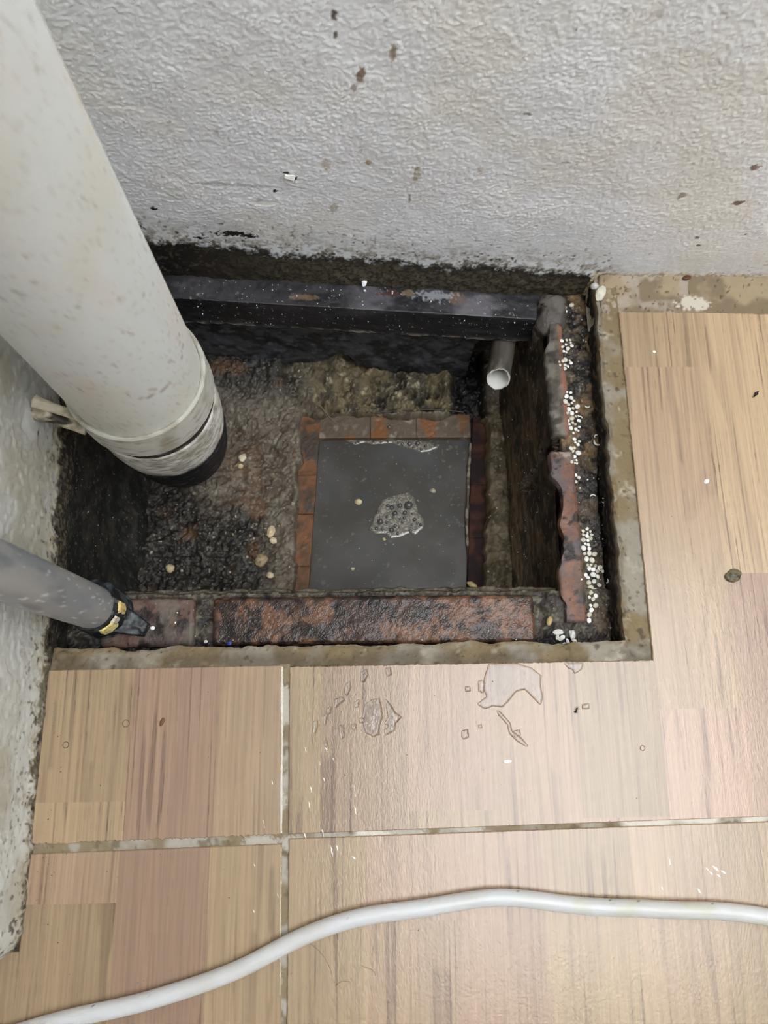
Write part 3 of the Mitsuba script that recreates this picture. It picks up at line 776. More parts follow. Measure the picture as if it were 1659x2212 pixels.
def c_bottom(v):
    x, y = v[:, 0], v[:, 1]
    q = v * [1, 1, 0.4]
    c = mx(C("544a3e"), C("6f675a"), ss(0.4, 0.65, FB(q, 60, 181, 4)))
    c = mx(c, C("857c6c"), 0.6 * ss(0.58, 0.72, FB(q, 170, 182, 4)))
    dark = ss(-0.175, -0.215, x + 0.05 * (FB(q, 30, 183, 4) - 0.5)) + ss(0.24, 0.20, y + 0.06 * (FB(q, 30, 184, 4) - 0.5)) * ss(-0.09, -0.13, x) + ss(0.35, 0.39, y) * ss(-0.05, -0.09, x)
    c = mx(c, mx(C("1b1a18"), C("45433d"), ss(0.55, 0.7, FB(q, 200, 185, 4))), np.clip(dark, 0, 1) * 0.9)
    c = mx(c, C("6b4a2c"), 0.4 * ss(0.55, 0.7, FB(q, 40, 186, 4)) * (x < -0.08))
    wv = 0.03 * (FB(q, 40, 191, 3) - 0.5)
    st = ss(0.345, 0.352, y) * ss(-0.10, -0.03, x + 2 * wv) * ss(0.125, 0.105, x + wv)
    c = mx(c, mx(mx(C("75694f"), C("4f493d"), ss(0.42, 0.62, FB(q, 70, 187, 4))), C("a89d82"), ss(0.6, 0.75, FB(q, 150, 188, 3))), st)
    sh = ss(0.130, 0.142, x) * ss(0.38, 0.34, y)
    c = mx(c, mx(C("6b604c"), C("4a4130"), ss(0.4, 0.65, FB(q, 70, 189, 4))), sh)
    c = mx(c, C("0f0d0b"), ss(0.10, 0.115, x) * ss(0.155, 0.143, x) * ss(0.335, 0.35, y))  # back right corner painted near-black, for its shade as well as dark mud
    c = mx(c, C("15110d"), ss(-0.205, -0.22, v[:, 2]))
    c = mx(c, C("a39d8e"), 0.6 * ss(0.76, 0.81, FB(q, 420, 190, 2)))
    return c


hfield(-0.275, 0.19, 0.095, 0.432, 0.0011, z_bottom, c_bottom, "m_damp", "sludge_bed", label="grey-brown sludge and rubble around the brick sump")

# --- bricks lining the sump
ZB, ZW = -0.2065, -0.2155
orange = lambda s: (lambda v: mx(mx(C("70492a"), C("563a20"), ss(0.4, 0.65, FB(v, 70, s, 4))), C("3a332a"), 0.9 * ss(0.47, 0.57, FB(v, 60, s + 1, 4))))
sl = (at(690, 930, ZB)[0] - at(665, 1275, ZB)[0]) / (at(690, 930, ZB)[1] - at(665, 1275, ZB)[1])
yl0, yl1 = at(665, 1290, ZB)[1], at(690, 935, ZB)[1]
xl = at(665, 1290, ZB)[0]
cuts = [yl0 - 0.01, yl0 + 0.036, yl0 + 0.098, yl0 + 0.146, yl1 + 0.024]
for i in range(4):
    brick((xl - 0.045 + sl * (cuts[i] - yl0), cuts[i], -0.25), (xl + sl * (cuts[i] - yl0), cuts[i + 1], ZB + 0.0002 * (i % 2)), 201 + i, orange(201), "m_damp", amp=0.002, r=0.0003, shear=sl, base="sump_brick")
bx = [at(690, 930, ZB)[0] - 0.002, at(800, 930, ZB)[0], at(900, 930, ZB)[0], at(1016, 930, ZB)[0]]
yb_ = at(850, 946, ZB)[1]
backc = lambda s: (lambda v: mx(mx(C("574a3b"), C("704620"), ss(0.46, 0.6, FB(v, 50, s, 4))), C("8c8172"), 0.6 * ss(0.56, 0.68, FB(v, 90, s + 1, 4))))
for i in range(3):
    brick((bx[i], yb_, -0.25), (bx[i + 1], yb_ + 0.030, ZB + 0.0002 * i), 221 + i, backc(230), "m_damp", amp=0.0022, r=0.0003, base="sump_brick")
xr = at(1008, 1260, ZB)[0]
slr = (at(1018, 945, ZB)[0] - xr) / (at(1018, 945, ZB)[1] - at(1008, 1260, ZB)[1])
yr0 = at(1008, 1290, ZB)[1]
rc = [yr0 - 0.008, yr0 + 0.07, yr0 + 0.135, yb_ + 0.028]
for i in range(3):
    brick((xr + slr * (rc[i] - yr0), rc[i], -0.25), (xr + 0.045 + slr * (rc[i] - yr0), rc[i + 1], ZB - 0.001), 241 + i, lambda v: mx(C("44261a"), C("24170f"), ss(0.4, 0.6, FB(v, 60, 244, 4))), "m_stone", amp=0.002, r=0.0003, shear=slr, base="sump_brick")  # right bricks coloured darker than the left ones, with their shadow painted in

def crust(pts, rad, seed, colf, base, mat="m_damp", sides=10, amp=1.0, **tags):
    cvv = smooth_path(np.asarray(pts, float), 160)
    r_ = rad * (0.55 + 0.9 * FB(cvv, 130, seed, 3) * amp)
    mm_ = tube(cvv, r_, sides)
    vv_ = np.asarray(mm_.vertices) + vnorm(mm_) * (rad * 0.9 * (FB(np.asarray(mm_.vertices), 320, seed + 1, 3) - 0.5) * amp)[:, None]
    return put(base, mikit.ply((vv_, mm_.faces), mat, smooth=True, color=np.clip(colf(vv_), 0.005, 0.9)), parent=pit, **tags)


pale = lambda v: mx(C("4f463a"), C("8d8472"), ss(0.45, 0.65, FB(v, 200, 261, 3)))
crust([(*at(px, py, ZW), ZW + 0.003) for px, py in [(1018, 960), (1012, 1020), (1010, 1080), (1008, 1140), (1012, 1190), (1016, 1230), (1022, 1262)]], 0.0022, 262, pale, "mortar_crust", label="pale crust along the right edge of the water")
crust([(*at(px, py, ZW), ZW + 0.0015) for px, py in [(686, 940), (680, 1000), (676, 1060), (672, 1120), (668, 1180), (664, 1240), (660, 1280)]], 0.0011, 264, lambda v: mx(C("6b4a30"), C("a3937a"), ss(0.5, 0.65, FB(v, 260, 266, 3))), "mortar_crust", label="thin pale fringe along the left edge of the water")

# ------------------------------------------------------------------ murky water in the sump
X, Y = np.meshgrid(np.arange(-0.100, 0.156, 0.0012), np.arange(0.112, 0.362, 0.0012), indexing="ij")
P = np.stack([X, Y, ZW + 0.00008 * (FB(xy(X, Y), 60, 251, 3) - 0.5)], -1)
v, f = grid(P)
c = mx(C("504e4b"), C("43413d"), ss(0.35, 0.65, FB(v, 22, 252, 3)))
c = mx(c, C("464a4c"), 0.4 * ss(0.55, 0.7, FB(v, 30, 253, 3)))
c = mx(c, C("77736a"), 0.5 * ss(0.62, 0.72, FB(v, 230, 254, 3)) * ss(0.42, 0.6, FB(v, 30, 255, 3)))
put("water", mikit.ply((v, f), "m_water", smooth=True, color=c), label="murky grey water standing in the brick sump", category="water", kind="stuff")


cvm = smooth_path(np.array([(*at(px, py, -0.2066), -0.2066) for px, py in [(770, 893), (840, 889), (880, 886), (930, 885), (970, 887), (1003, 891)]]), 80)
mmen = tube(cvm, 0.0009 + 0.0005 * (FB(cvm, 160, 256, 3) - 0.5), 14)
put("meniscus", mikit.ply(mmen, "m_water", smooth=True, color=np.tile(C("2b2824"), (len(mmen.vertices), 1))), parent="water", label="wet line where the water meets the stones at the back")


def W(px, py, z=ZW):
    q = at(px, py, z)
    return np.array([q[0], q[1], z])


def crop(x, y):          # from a 3.318x enlargement of the sump
    return 630 + x * 0.3014, 850 + y * 0.3014


# foam: a raft of froth with bubbles standing in it
def froth(poly_px, seed, h=0.0015):
    ring = np.array([at(*crop(*p), ZW) for p in poly_px])
    pg = Polygon(ring).buffer(0.0008).buffer(-0.0003)
    x0, y0, x1, y1 = pg.bounds
    X, Y = np.meshgrid(np.arange(x0 - 0.002, x1 + 0.002, 0.0005), np.arange(y0 - 0.002, y1 + 0.002, 0.0005), indexing="ij")
    rr = np.asarray(pg.exterior.coords)
    d = np.full(X.shape, 9.0)
    for a, b in zip(rr[:-1], rr[1:]):
        ab = b - a
        t = np.clip(((X - a[0]) * ab[0] + (Y - a[1]) * ab[1]) / (ab @ ab + 1e-12), 0, 1)
        d = np.minimum(d, np.hypot(X - a[0] - t * ab[0], Y - a[1] - t * ab[1]))
    d = np.where(contains_xy(pg, X, Y), d, -d)
    dome = np.clip(d / 0.004, -1, 1)
    cell = np.abs(N(xy(X, Y), 900, seed) - 0.5)
    Zf = ZW - 0.0004 + h * np.sqrt(np.clip(1 - (1 - np.clip(dome, 0, 1)) ** 2, 0, 1)) * (0.9 + 0.15 * cell) - 0.002 * (dome < 0)
    return grid(np.stack([X, Y, Zf], -1))


FOAM = [(555, 975), (590, 900), (600, 860), (650, 760), (760, 722), (830, 705), (880, 750), (905, 850), (950, 900), (945, 960), (885, 1015), (845, 1000), (780, 1030), (710, 1040), (680, 1005), (610, 1008)]
BUB = [(838, 802, 33), (776, 803, 19), (718, 818, 19), (690, 803, 13), (740, 858, 19), (812, 856, 17), (636, 918, 23), (616, 850, 13), (680, 925, 12), (716, 978, 21), (742, 950, 14), (608, 968, 14), (880, 903, 15), (808, 892, 12), (792, 922, 9), (726, 886, 11), (682, 883, 11),
       (776, 900, 9), (902, 930, 10), (868, 860, 9), (648, 975, 10), (862, 940, 9), (770, 958, 8), (925, 940, 12), (850, 985, 12), (760, 1005, 12), (560, 972, 10)]
BACK = [(345, 286), (420, 275), (520, 300), (570, 292), (700, 300), (760, 296), (900, 300), (1000, 318), (1055, 335), (1045, 355), (980, 383), (925, 388), (860, 365), (790, 345), (715, 322), (640, 328), (580, 330), (520, 318), (455, 335), (430, 318), (370, 300)]
BUB2 = [(903, 325, 20), (845, 330, 18), (795, 330, 13), (765, 320, 10), (960, 342, 12), (1030, 338, 11), (590, 312, 10), (480, 312, 12), (460, 322, 9), (690, 312, 10), (640, 315, 9), (930, 368, 11), (875, 350, 11)]
BACK = [(x, y + 34) for x, y in BACK]
BUB2 = [(x, y + 32, r) for x, y, r in BUB2]
scene["m_froth"] = two(pbr(None, 0.10, 0.6))
sph = trimesh.creation.icosphere(subdivisions=3, radius=1.0)
sph_shape = mikit.ply(sph, "m_bubble", smooth=True)
for poly, bubs, lab, sd in [(FOAM, BUB, "patch of grey froth with bubbles floating in the middle of the sump water", 3), (BACK, BUB2, "strip of froth with bubbles along the back bricks of the sump", 4)]:
    t = thing("foam_patch", lab, "foam")
    v, f = froth(poly, sd)
    c = mx(C("5a564c"), C("8d897d"), ss(0.5, 0.8, N(v, 900, sd + 1)))
    put("froth", mikit.ply((v, f), "m_froth", smooth=True, color=c * 1.05), parent=t)
    for x, y, r in bubs:
        rad = r * 0.3014 * (H - ZW) / FOCAL / 1.03
        q = W(*crop(x, y), ZW + 0.0014 + 0.30 * rad)
        put("bubble", {**sph_shape, "to_world": T().translate(q.tolist()).scale(rad)}, parent=t)
# single bubbles elsewhere
for x, y, r, lab in [(700, 240, 14, "lone bubble on the wet back bricks of the sump"), (118, 1212, 13, "small bubble at the lower left edge of the water")]:
    q = W(*crop(x, y), ZW + 0.0012 if y > 300 else ZB + 0.0015)
    put("bubble", {**sph_shape, "to_world": T().translate(q.tolist()).scale(r * 0.3014 * (H - ZW) / FOCAL)}, label=lab, category="bubble")

# ------------------------------------------------------------------ small lumps: crumbs, granules, chips
def lump(seed, flat=0.7, rough=0.5, sub=2):
    m = trimesh.creation.icosphere(subdivisions=sub, radius=1.0)
    v = np.asarray(m.vertices)
    v = v * (1 + rough * (FB(v + seed * 7.3, 1.1, seed, 3) - 0.5))[:, None] * [1, 0.85, flat]
    return v, np.asarray(m.faces)


def lump_ply(seed, color, flat=0.7, rough=0.5, sub=2, mat="m_chip", smooth=True, dark=None):
    v, f = lump(seed, flat, rough, sub)
    c = np.broadcast_to(C(color), v.shape) * (0.82 + 0.36 * FB(v, 2.5, seed + 3, 2))[:, None]
    if dark:
        c = mx(c, C(dark), ss(0.5, 0.7, FB(v, 1.8, seed + 5, 3)))
    return mikit.ply((v, f), mat, smooth=smooth, color=np.clip(c, 0, 0.9))


GRAN = [lump_ply(s, h, 0.42, 0.30, 2) for s, h in ((1, "dedcd4"), (2, "cfcabb"), (3, "e8e6e0"), (4, "bfb8a4"))]
path = np.array([(1213, 735), (1220, 770), (1214, 795), (1216, 860), (1225, 880), (1235, 890), (1240, 915), (1242, 935), (1236, 975), (1242, 1000), (1243, 1040), (1266, 1150), (1272, 1165), (1262, 1180), (1274, 1200), (1272, 1240), (1280, 1258), (1276, 1290), (1280, 1312)], float)
dens = [(1222, 745, 14, 14), (1222, 785, 12, 10), (1214, 790, 10, 5), (1230, 862, 14, 8), (1234, 885, 16, 10), (1243, 925, 10, 8), (1246, 955, 8, 5), (1240, 975, 10, 8), (1240, 1000, 8, 10), (1243, 1030, 8, 8),
        (1268, 1155, 12, 12), (1268, 1178, 10, 6), (1273, 1200, 11, 9), (1278, 1220, 9, 8), (1280, 1243, 15, 18), (1284, 1262, 12, 8), (1278, 1285, 9, 8), (1281, 1310, 9, 6), (1272, 1375 - 40, 6, 3), (1300, 1230, 7, 3), (1226, 660, 12, 5), (1238, 905, 14, 10)]
done = []
r2 = np.random.default_rng(77)
for cx_, cy_, rad, k in dens:
    for _ in range(k):
        for _try in range(30):
            a, q = r2.random() * 6.283, math.sqrt(r2.random())
            px, py = cx_ + rad * q * math.cos(a), cy_ + rad * 1.15 * q * math.sin(a)
            s = r2.uniform(3.2, 7.2) * (1.25 if cy_ > 1230 and cy_ < 1270 else 0.95)
            if all((px - x) ** 2 + (py - y) ** 2 > (0.82 * (s + t)) ** 2 for x, y, t in done):
                break
        else:
            continue
        done.append((px, py, s))
        x, y = at(px, py, -0.036)
        z = float(z_right(np.array([x]), np.array([y]))[0]) if x > 0.2 else zb + 0.002
        sc = s * (H + 0.036) / FOCAL
        put("granule", {**GRAN[int(r2.integers(4))], "to_world": T().translate([x, y, max(z, -0.040) + sc * 0.25]).rotate([0, 0, 1], float(r2.random() * 360)).scale(sc)}, parent=bedr)

# loose grit: far too small and many to count
def grit(n, where, colors, rmin, rmax, base, lab, seed, parent=None):
    g = np.random.default_rng(seed)
    ico = trimesh.creation.icosahedron()
    iv, jf = np.asarray(ico.vertices), np.asarray(ico.faces)
    vs, fs, cs = [], [], []
    for i in range(n):
        p, = [where(g)]
        if p is None:
            continue
        r = rmin * (rmax / rmin) ** (g.random() ** 2.2)
        s = iv * g.uniform(0.55, 1.25, 3) * r
        a = g.random() * 6.283
        s = s @ np.array([[math.cos(a), -math.sin(a), 0], [math.sin(a), math.cos(a), 0], [0, 0, 1]])
        vs.append(s + p); fs.append(jf + 12 * len(fs)); cs.append(np.tile(C(colors[int(g.integers(len(colors)))]), (12, 1)))
    return put(base, mikit.ply((np.vstack(vs), np.vstack(fs)), "m_dry", color=np.vstack(cs)), parent=parent, kind="stuff", label=lab, **({} if parent else {"category": "grit"}))


def w_bottom(g):
    x, y = g.uniform(-0.255, -0.07), g.uniform(0.118, 0.40)
    if g.random() < 0.25:
        x, y = g.uniform(0.14, 0.18), g.uniform(0.12, 0.38)
    z = float(z_bottom(np.array([[x]]), np.array([[y]]))[0, 0])
    return (x, y, z + 0.0003) if z > -0.213 else None


def w_top(g):
    k = g.random()
    if k < 0.45:
        return g.uniform(0.204, 0.226), g.uniform(0.065, 0.40), -0.0365
    if k < 0.75:
        return g.uniform(-0.245, 0.20), g.uniform(0.062, 0.102), -0.0335
    x = g.uniform(-0.2, 0.18)
    t = (x + 0.272) / 0.4565
    return x, (0.404 - 0.0175 * t) + g.uniform(0.002, 0.024), -0.018 - 0.0215 * t + 0.0003


def w_wallp(g):
    k = g.random()
    if k < 0.35:
        y, z = g.uniform(0.12, 0.40), g.uniform(-0.2, -0.05)
        return 0.1832 - 0.019 * min(1.3, (-0.05 - z) / 0.14), y, z
    if k < 0.6:
        return -0.2655, g.uniform(0.09, 0.36), g.uniform(-0.13, 0.0)
    x = g.uniform(-0.17, 0.17)
    t = (x + 0.272) / 0.4565
    return x, 0.4035 - 0.0175 * t, -0.018 - 0.0215 * t - g.uniform(0.003, 0.042)


grit(620, w_bottom, ["8d8778", "6f695d", "a8a294", "5d5648", "85755a"], 0.0004, 0.0024, "grit", "pale grit strewn over the sludge at the bottom of the pit", 5, pit)
grit(330, w_top, ["d9d7d2", "efefec", "b4ad9e"], 0.0003, 0.0011, "grit", "white specks on the bricks and ledge around the top of the pit", 6, pit)
grit(190, w_wallp, ["b9b7b0", "8f8b80", "dededa"], 0.0003, 0.0009, "grit", "white specks stuck to the dark pit walls", 7, pit)
grit(150, lambda g: (*at(g.uniform(680, 1010), g.uniform(955, 1265), ZW), ZW), ["a19c8c", "c0bba9", "8d8878"], 0.0003, 0.0010, "grit", "pale specks floating on the murky water", 8)


def w_tile(g):
    x, y = at(g.uniform(80, 1655), g.uniform(680, 2200))
    if g.random() < 0.35:
        x, y = -0.262 + 0.016 * g.random() ** 2, g.uniform(-0.16, 0.04)
    if (x < 0.25 and y > 0.04) or x < -0.26:
        return None
    return x, y, 0.0002


grit(260, w_tile, ["2b2420", "4d4038", "5d4a3c"], 0.00018, 0.0006, "grit", "tiny dark specks of dirt on the wood-look tiles", 9)


def crumb(base, px, py, z, size, color, lab, cat, seed, flat=0.7, rough=0.6, rot=0, dark=None, group=None, stretch=1.0, lift=0.5):
    x, y = at(px, py, z)
    s = size * (H - z) / FOCAL
    more = {"group": group} if group else {}
    return put(base, {**lump_ply(seed, color, flat, rough, 3, dark=dark), "to_world": T().translate([x, y, z + s * flat * lift]).rotate([0, 0, 1], rot).scale([s * stretch, s, s])}, label=lab, category=cat, **more)


def zbt(px, py):
    z = -0.19
    for _ in range(4):
        x, y = at(px, py, z)
        z = float(z_bottom(np.array([[x]]), np.array([[y]]))[0, 0])
    return z


crumb("crumb", 586, 1150, zbt(586, 1150), 10, "c9b795", "tall tan crumb of mortar standing left of the sump's left bricks", "crumb", 1, 0.9, 0.9, 70, stretch=1.4)
crumb("crumb", 590, 1168, zbt(590, 1168), 8, "cdbfa0", "tan crumb just below the tall tan crumb by the sump", "crumb", 2, 0.8, 0.8)
crumb("crumb", 562, 1212, zbt(562, 1212), 15, "8d7c5c", "largest brown lump of mortar on the sludge left of the sump", "crumb", 3, 0.6, 0.9, 20, dark="4d4434")
crumb("crumb", 584, 1243, zbt(584, 1243), 8, "cabd9f", "pale crumb nearest the sump's lower left corner", "crumb", 4)
crumb("crumb", 368, 1228, zbt(368, 1228), 10, "c0b08c", "round tan crumb alone in the dark rubble left of the pit", "crumb", 5)
crumb("crumb", 525, 990, zbt(525, 990), 9, "cfc4a8", "cream crumb beside the black end of the big pipe", "crumb", 6, 0.6, 1.0, 30)
crumb("crumb", 520, 1008, zbt(520, 1008), 6, "c4b48a", "small yellow crumb below the cream crumb beside the big pipe", "crumb", 7)
crumb("crumb", 775, 1084, ZW, 8, "c9bb93", "yellow crumb floating left of the froth in the sump", "crumb", 8, lift=0.2)
crumb("crumb", 935, 1060, ZW, 6, "a49d88", "pale ragged crumb floating right of the froth in the sump", "crumb", 9, lift=0.2, rough=1.0)
crumb("crumb", 762, 1229, ZW, 4.5, "b4aa90", "pale crumb floating near the front edge of the sump water", "crumb", 10, lift=0.2)
crumb("crumb", 830, 1165, ZW, 4, "a89a78", "tan crumb floating just below the froth", "crumb", 11, lift=0.2)
crumb("stone", 330, 1357, -0.0345, 5, "efeeea", "white round chip on the brown brick beside the grey pipe", "stone", 12, 0.5, 0.3)
crumb("stone", 445, 1386, -0.036, 4, "e9e8e4", "white chip at the foot of the mortar joint between the front bricks", "stone", 13, 0.5, 0.4)
crumb("plastic_chip", 496, 1390, -0.034, 5, "2b4a9c", "small blue chip on the lower left corner of the long red brick", "chip", 14, 0.4, 0.6)
crumb("stone", 1027, 1395, -0.034, 5, "dcdad4", "white chip in a black hole at the front edge of the long brick", "stone", 15, 0.6, 0.5)
crumb("stone", 1029, 1407, -0.034, 4, "c4c0b6", "grey-white chip below the white chip in the black hole", "stone", 16, 0.6, 0.5)
crumb("stone", 1252, 1133, -0.034, 6, "5d564e", "dark round pebble at the edge of the right red brick", "stone", 17, 0.7, 0.3)
crumb("grub", 1186, 1342, -0.036, 7, "b39c6c", "tan grub-like casing on the mortar at the right end of the front bricks", "casing", 18, 0.8, 0.3, 70, stretch=1.5)
crumb("grub", 1020, 1264, -0.195, 7, "b8a878", "pale curled casing in the front right corner of the sump", "casing", 19, 0.8, 0.5, -30, stretch=1.8)
crumb("snail_shell", 1283, 620, -0.006, 10, "b9b6b2", "small grey-white snail shell at the back corner of the concrete rim", "shell", 20, 0.8, 0.2)
crumb("plaster_chip", 1297, 636, -0.004, 13, "c9c6b4", "chalky lump on the rim next to the snail shell", "chip", 21, 0.4, 0.9, 60, stretch=1.6)
crumb("plaster_chip", 787, 612, -0.022, 7, "e9eaee", "white chip lying on the black ledge below the back wall", "chip", 22, 0.5, 1.0, 80, stretch=1.4)
crumb("plaster_chip", 788, 628, -0.028, 3.5, "c9c9cc", "tiny white chip just below the white chip on the black ledge", "chip", 23, 0.5, 0.8)
crumb("husk", 1483, 601, 0.0015, 7, "5a3826", "brown husk on the concrete strip along the back wall", "husk", 24, 0.5, 0.5, 15, stretch=1.5)
crumb("plaster_chip", 1526, 1040, 0.0, 5.5, "f1efe9", "white chip on the right tile, in the middle of its stripes", "chip", 25, 0.35, 0.4, 30, stretch=1.3)
crumb("plaster_chip", 1413, 760, 0.0, 4, "efece2", "small pale chip near the top corner of the right tile", "chip", 26, 0.35, 0.6)
crumb("plaster_chip", 1096, 1645, 0.0, 4, "f5f3ef", "white sliver on the tile between the puddle and the joint", "chip", 27, 0.3, 0.5, 5, stretch=2.2)
crumb("seed_husk", 350, 1560, 0.0, 5, "6b4630", "brown husk on the small cut tile", "husk", 28, 0.5, 0.5, 70, stretch=1.8)
crumb("stone", 1584, 1243, 0.0, 16, "6f664c", "brown stone lying on the right tile", "stone", 29, 0.45, 0.6, 20, dark="3f3826", stretch=1.1)
crumb("mud_crumb", 1255, 1300 - 48, -0.034, 3, "e6e4de", "white fleck beside the granules on the right brick", "chip", 33)
for i, (px, py, s) in enumerate([(1205, 1366, 7), (1214, 1378, 5), (1236, 1372, 7), (1226, 1385, 4), (1240, 1384, 4), (1218, 1392, 4), (1204, 1376, 4), (1232, 1366, 3)]):
    crumb("fungus_flake", px, py, -0.036, s, "e2e2e0" if i % 2 else "d2d0c8", "white curled flake in the cluster at the front right corner of the pit", "flake", 40 + i, 0.6, 1.1, 40 * i, group="white flakes at the front right corner", stretch=1.5)
# half-moon white shells along the right mortar strip
arc = tube([(math.cos(a), math.sin(a), 0) for a in np.linspace(0, 2.6, 10)], 0.32 * np.sin(np.linspace(0.5, 2.64, 10)), 8)
arc_ply = mikit.ply(arc, "m_chip", smooth=True, color=np.broadcast_to(C("d6d4cd"), np.asarray(arc.vertices).shape))
for i, (px, py, s, r) in enumerate([(1268, 876, 6, 200), (1290, 955, 8, 150), (1288, 945, 5, 60), (1302, 1070, 8, 250), (1280, 1075, 6, 20), (1306, 1013, 6, 100), (1304, 1025, 7, 180), (1300, 1090, 5, 310), (1308, 1255, 5, 270), (1337, 1362, 6, 80), (1252, 905, 5, 0), (1296, 1228, 5, 120)]):
    x, y = at(px, py, -0.036)
    put("shell_fragment", {**arc_ply, "to_world": T().translate([x, y, -0.0345]).rotate([0, 0, 1], r).scale(s * 0.7 / FOCAL)}, label="small white crescent shell fragment on the dark mortar strip right of the pit", category="shell", group="crescent shell fragments on the right mortar strip")

# ------------------------------------------------------------------ the big drain pipe
PX, PY = -0.1826, 0.2628
RP = 0.0533


def ring_part(base, profile, colf, mat, parent, n=160, noise_amp=0.0, seed=0, c=(PX, PY), close=True, **tags):
    pr = np.asarray(profile, float)
    s = np.r_[0, np.cumsum(np.linalg.norm(np.diff(pr, axis=0), axis=1))]
    k = np.unique(np.r_[s, np.arange(0, s[-1], 0.0016 if s[-1] < 0.5 else 0.004)])
    pr = np.column_stack([np.interp(k, s, pr[:, 0]), np.interp(k, s, pr[:, 1])])
    P = lathe(pr, n)
    P[..., 0] += c[0]; P[..., 1] += c[1]
    if noise_amp:
        nn = P - np.array([c[0], c[1], 0]); nn[..., 2] = 0
        nn /= np.linalg.norm(nn, axis=-1, keepdims=True) + 1e-9
        w = 0.5 - FB(P[:, :-1], 180, seed, 3)
        P += nn * np.concatenate([w, w[:, :1]], 1)[..., None] * noise_amp
    v, f = grid(P)
    return put(base, mikit.ply((v, f), mat, smooth=True, color=np.clip(colf(v), 0.005, 0.9)), parent=parent, **tags)


pipe = thing("drain_pipe", "thick cream plastic drain pipe coming down the corner and ending black over the pit", "pipe")


def c_pipe(v):
    q = (v - [PX, PY, 0]) * [1, 1, 0.5]
    c = mx(C("c8cac6"), C("c5c4ba"), ss(0.4, 0.65, FB(q, 18, 301, 3)))
    c = mx(c, C("bdb194"), 0.35 * ss(0.55, 0.72, FB(q, 26, 302, 3)))
    c = mx(c, C("ccbfb4"), 0.5 * ss(0.5, 0.7, FB(q, 22, 303, 3)))
    c = mx(c, C("8b8170"), 0.5 * ss(0.69, 0.76, FB(v @ np.array([[1, 0, 0.25], [0, 1, 0.2], [0.3, 0.2, 0.45]]), 190, 304, 4)))
    c = mx(c, C("a89f8d"), 0.35 * ss(0.62, 0.70, FB(v * [1, 1, 0.4], 420, 306, 3)))
    ph = np.arctan2(v[:, 1] - PY, v[:, 0] - PX)
    for z0, k_, p0, p1 in ((0.150, 0.035, -1.3, 0.05), (0.156, 0.050, -0.5, 0.1), (0.21, -0.01, -1.9, -1.75)):
        d_ = np.abs(v[:, 2] - z0 - k_ * (ph + 0.6) ** 2 - 0.004 * (FB(v, 60, 307, 3) - 0.5))
        c = mx(c, C("8a7664"), 0.6 * ss(0.0022, 0.0006, d_) * ss(p0, p0 + 0.2, ph) * ss(p1 + 0.2, p1, ph) * ss(0.35, 0.55, FB(v, 160, 308, 3)))
    return c



ring_part("upper_pipe", [(RP - 0.004, 1.75), (RP, 1.75), (RP, 0.20), (RP, 0.098), (RP, 0.090)], c_pipe, "m_pipe", pipe, 220, label="long cream upper pipe")


def c_sock(v):
    c = mx(C("b9b8ae"), C("9a9484"), ss(0.4, 0.65, FB(v * [1, 1, 0.5], 50, 311, 4)))
    c = mx(c, C("857c68"), 0.6 * ss(0.55, 0.7, FB(v * [1, 1, 3], 90, 312, 4)))
    c = mx(c, C("28231f"), 0.85 * ss(0.072, 0.066, v[:, 2] + 0.008 * (FB(v, 70, 314, 3) - 0.5)) * 0)
    return c


ring_part("coupling", [(RP + 0.0002, 0.1000), (RP + 0.0022, 0.1015), (RP + 0.0038, 0.0995), (RP + 0.0040, 0.078), (RP + 0.0042, 0.0645), (RP + 0.0034, 0.0625), (RP + 0.0004, 0.0620)], c_sock, "m_pipe", pipe, noise_amp=0.0008, seed=3, label="dirty cream coupling around the pipe")
ring_part("seal_groove", [(RP + 0.0004, 0.0640), (RP + 0.0012, 0.0570), (RP + 0.0004, 0.0470)], lambda v: mx(C("24211f"), C("6b6456"), ss(0.58, 0.7, FB(v, 160, 316, 3))), "m_damp", pipe, noise_amp=0.0012, seed=5, label="black dirty seal groove")


def c_low(v):
    q = v * [1, 1, 0.25]
    c = mx(C("d2cec5"), C("aba697"), ss(0.4, 0.62, FB(q * [1, 1, 3], 90, 321, 4)))
    c = mx(c, C("6b675d"), 0.7 * ss(0.5, 0.66, FB(v * [1, 1, 4], 130, 322, 4)))
    e = -0.004 + 0.018 * (FB(v, 60, 323, 4) - 0.5)
    bl_ = mx(C("151416"), C("3a3940"), ss(0.6, 0.72, FB(v * [1, 1, 3], 110, 324, 4)))
    return mx(c, bl_, ss(0.004, -0.003, v[:, 2] - e))


ring_part("lower_pipe", [(RP - 0.0005, 0.0495), (RP + 0.0018, 0.0470), (RP + 0.0014, 0.020), (RP - 0.0004, -0.002), (RP - 0.0025, -0.030), (RP - 0.0065, -0.058), (RP - 0.0105, -0.074), (RP - 0.0150, -0.0785), (RP - 0.0175, -0.075), (RP - 0.016, -0.04)],
          c_low, "m_pipe", pipe, noise_amp=0.0010, seed=7, label="scuffed white lower end turning black at its mouth")
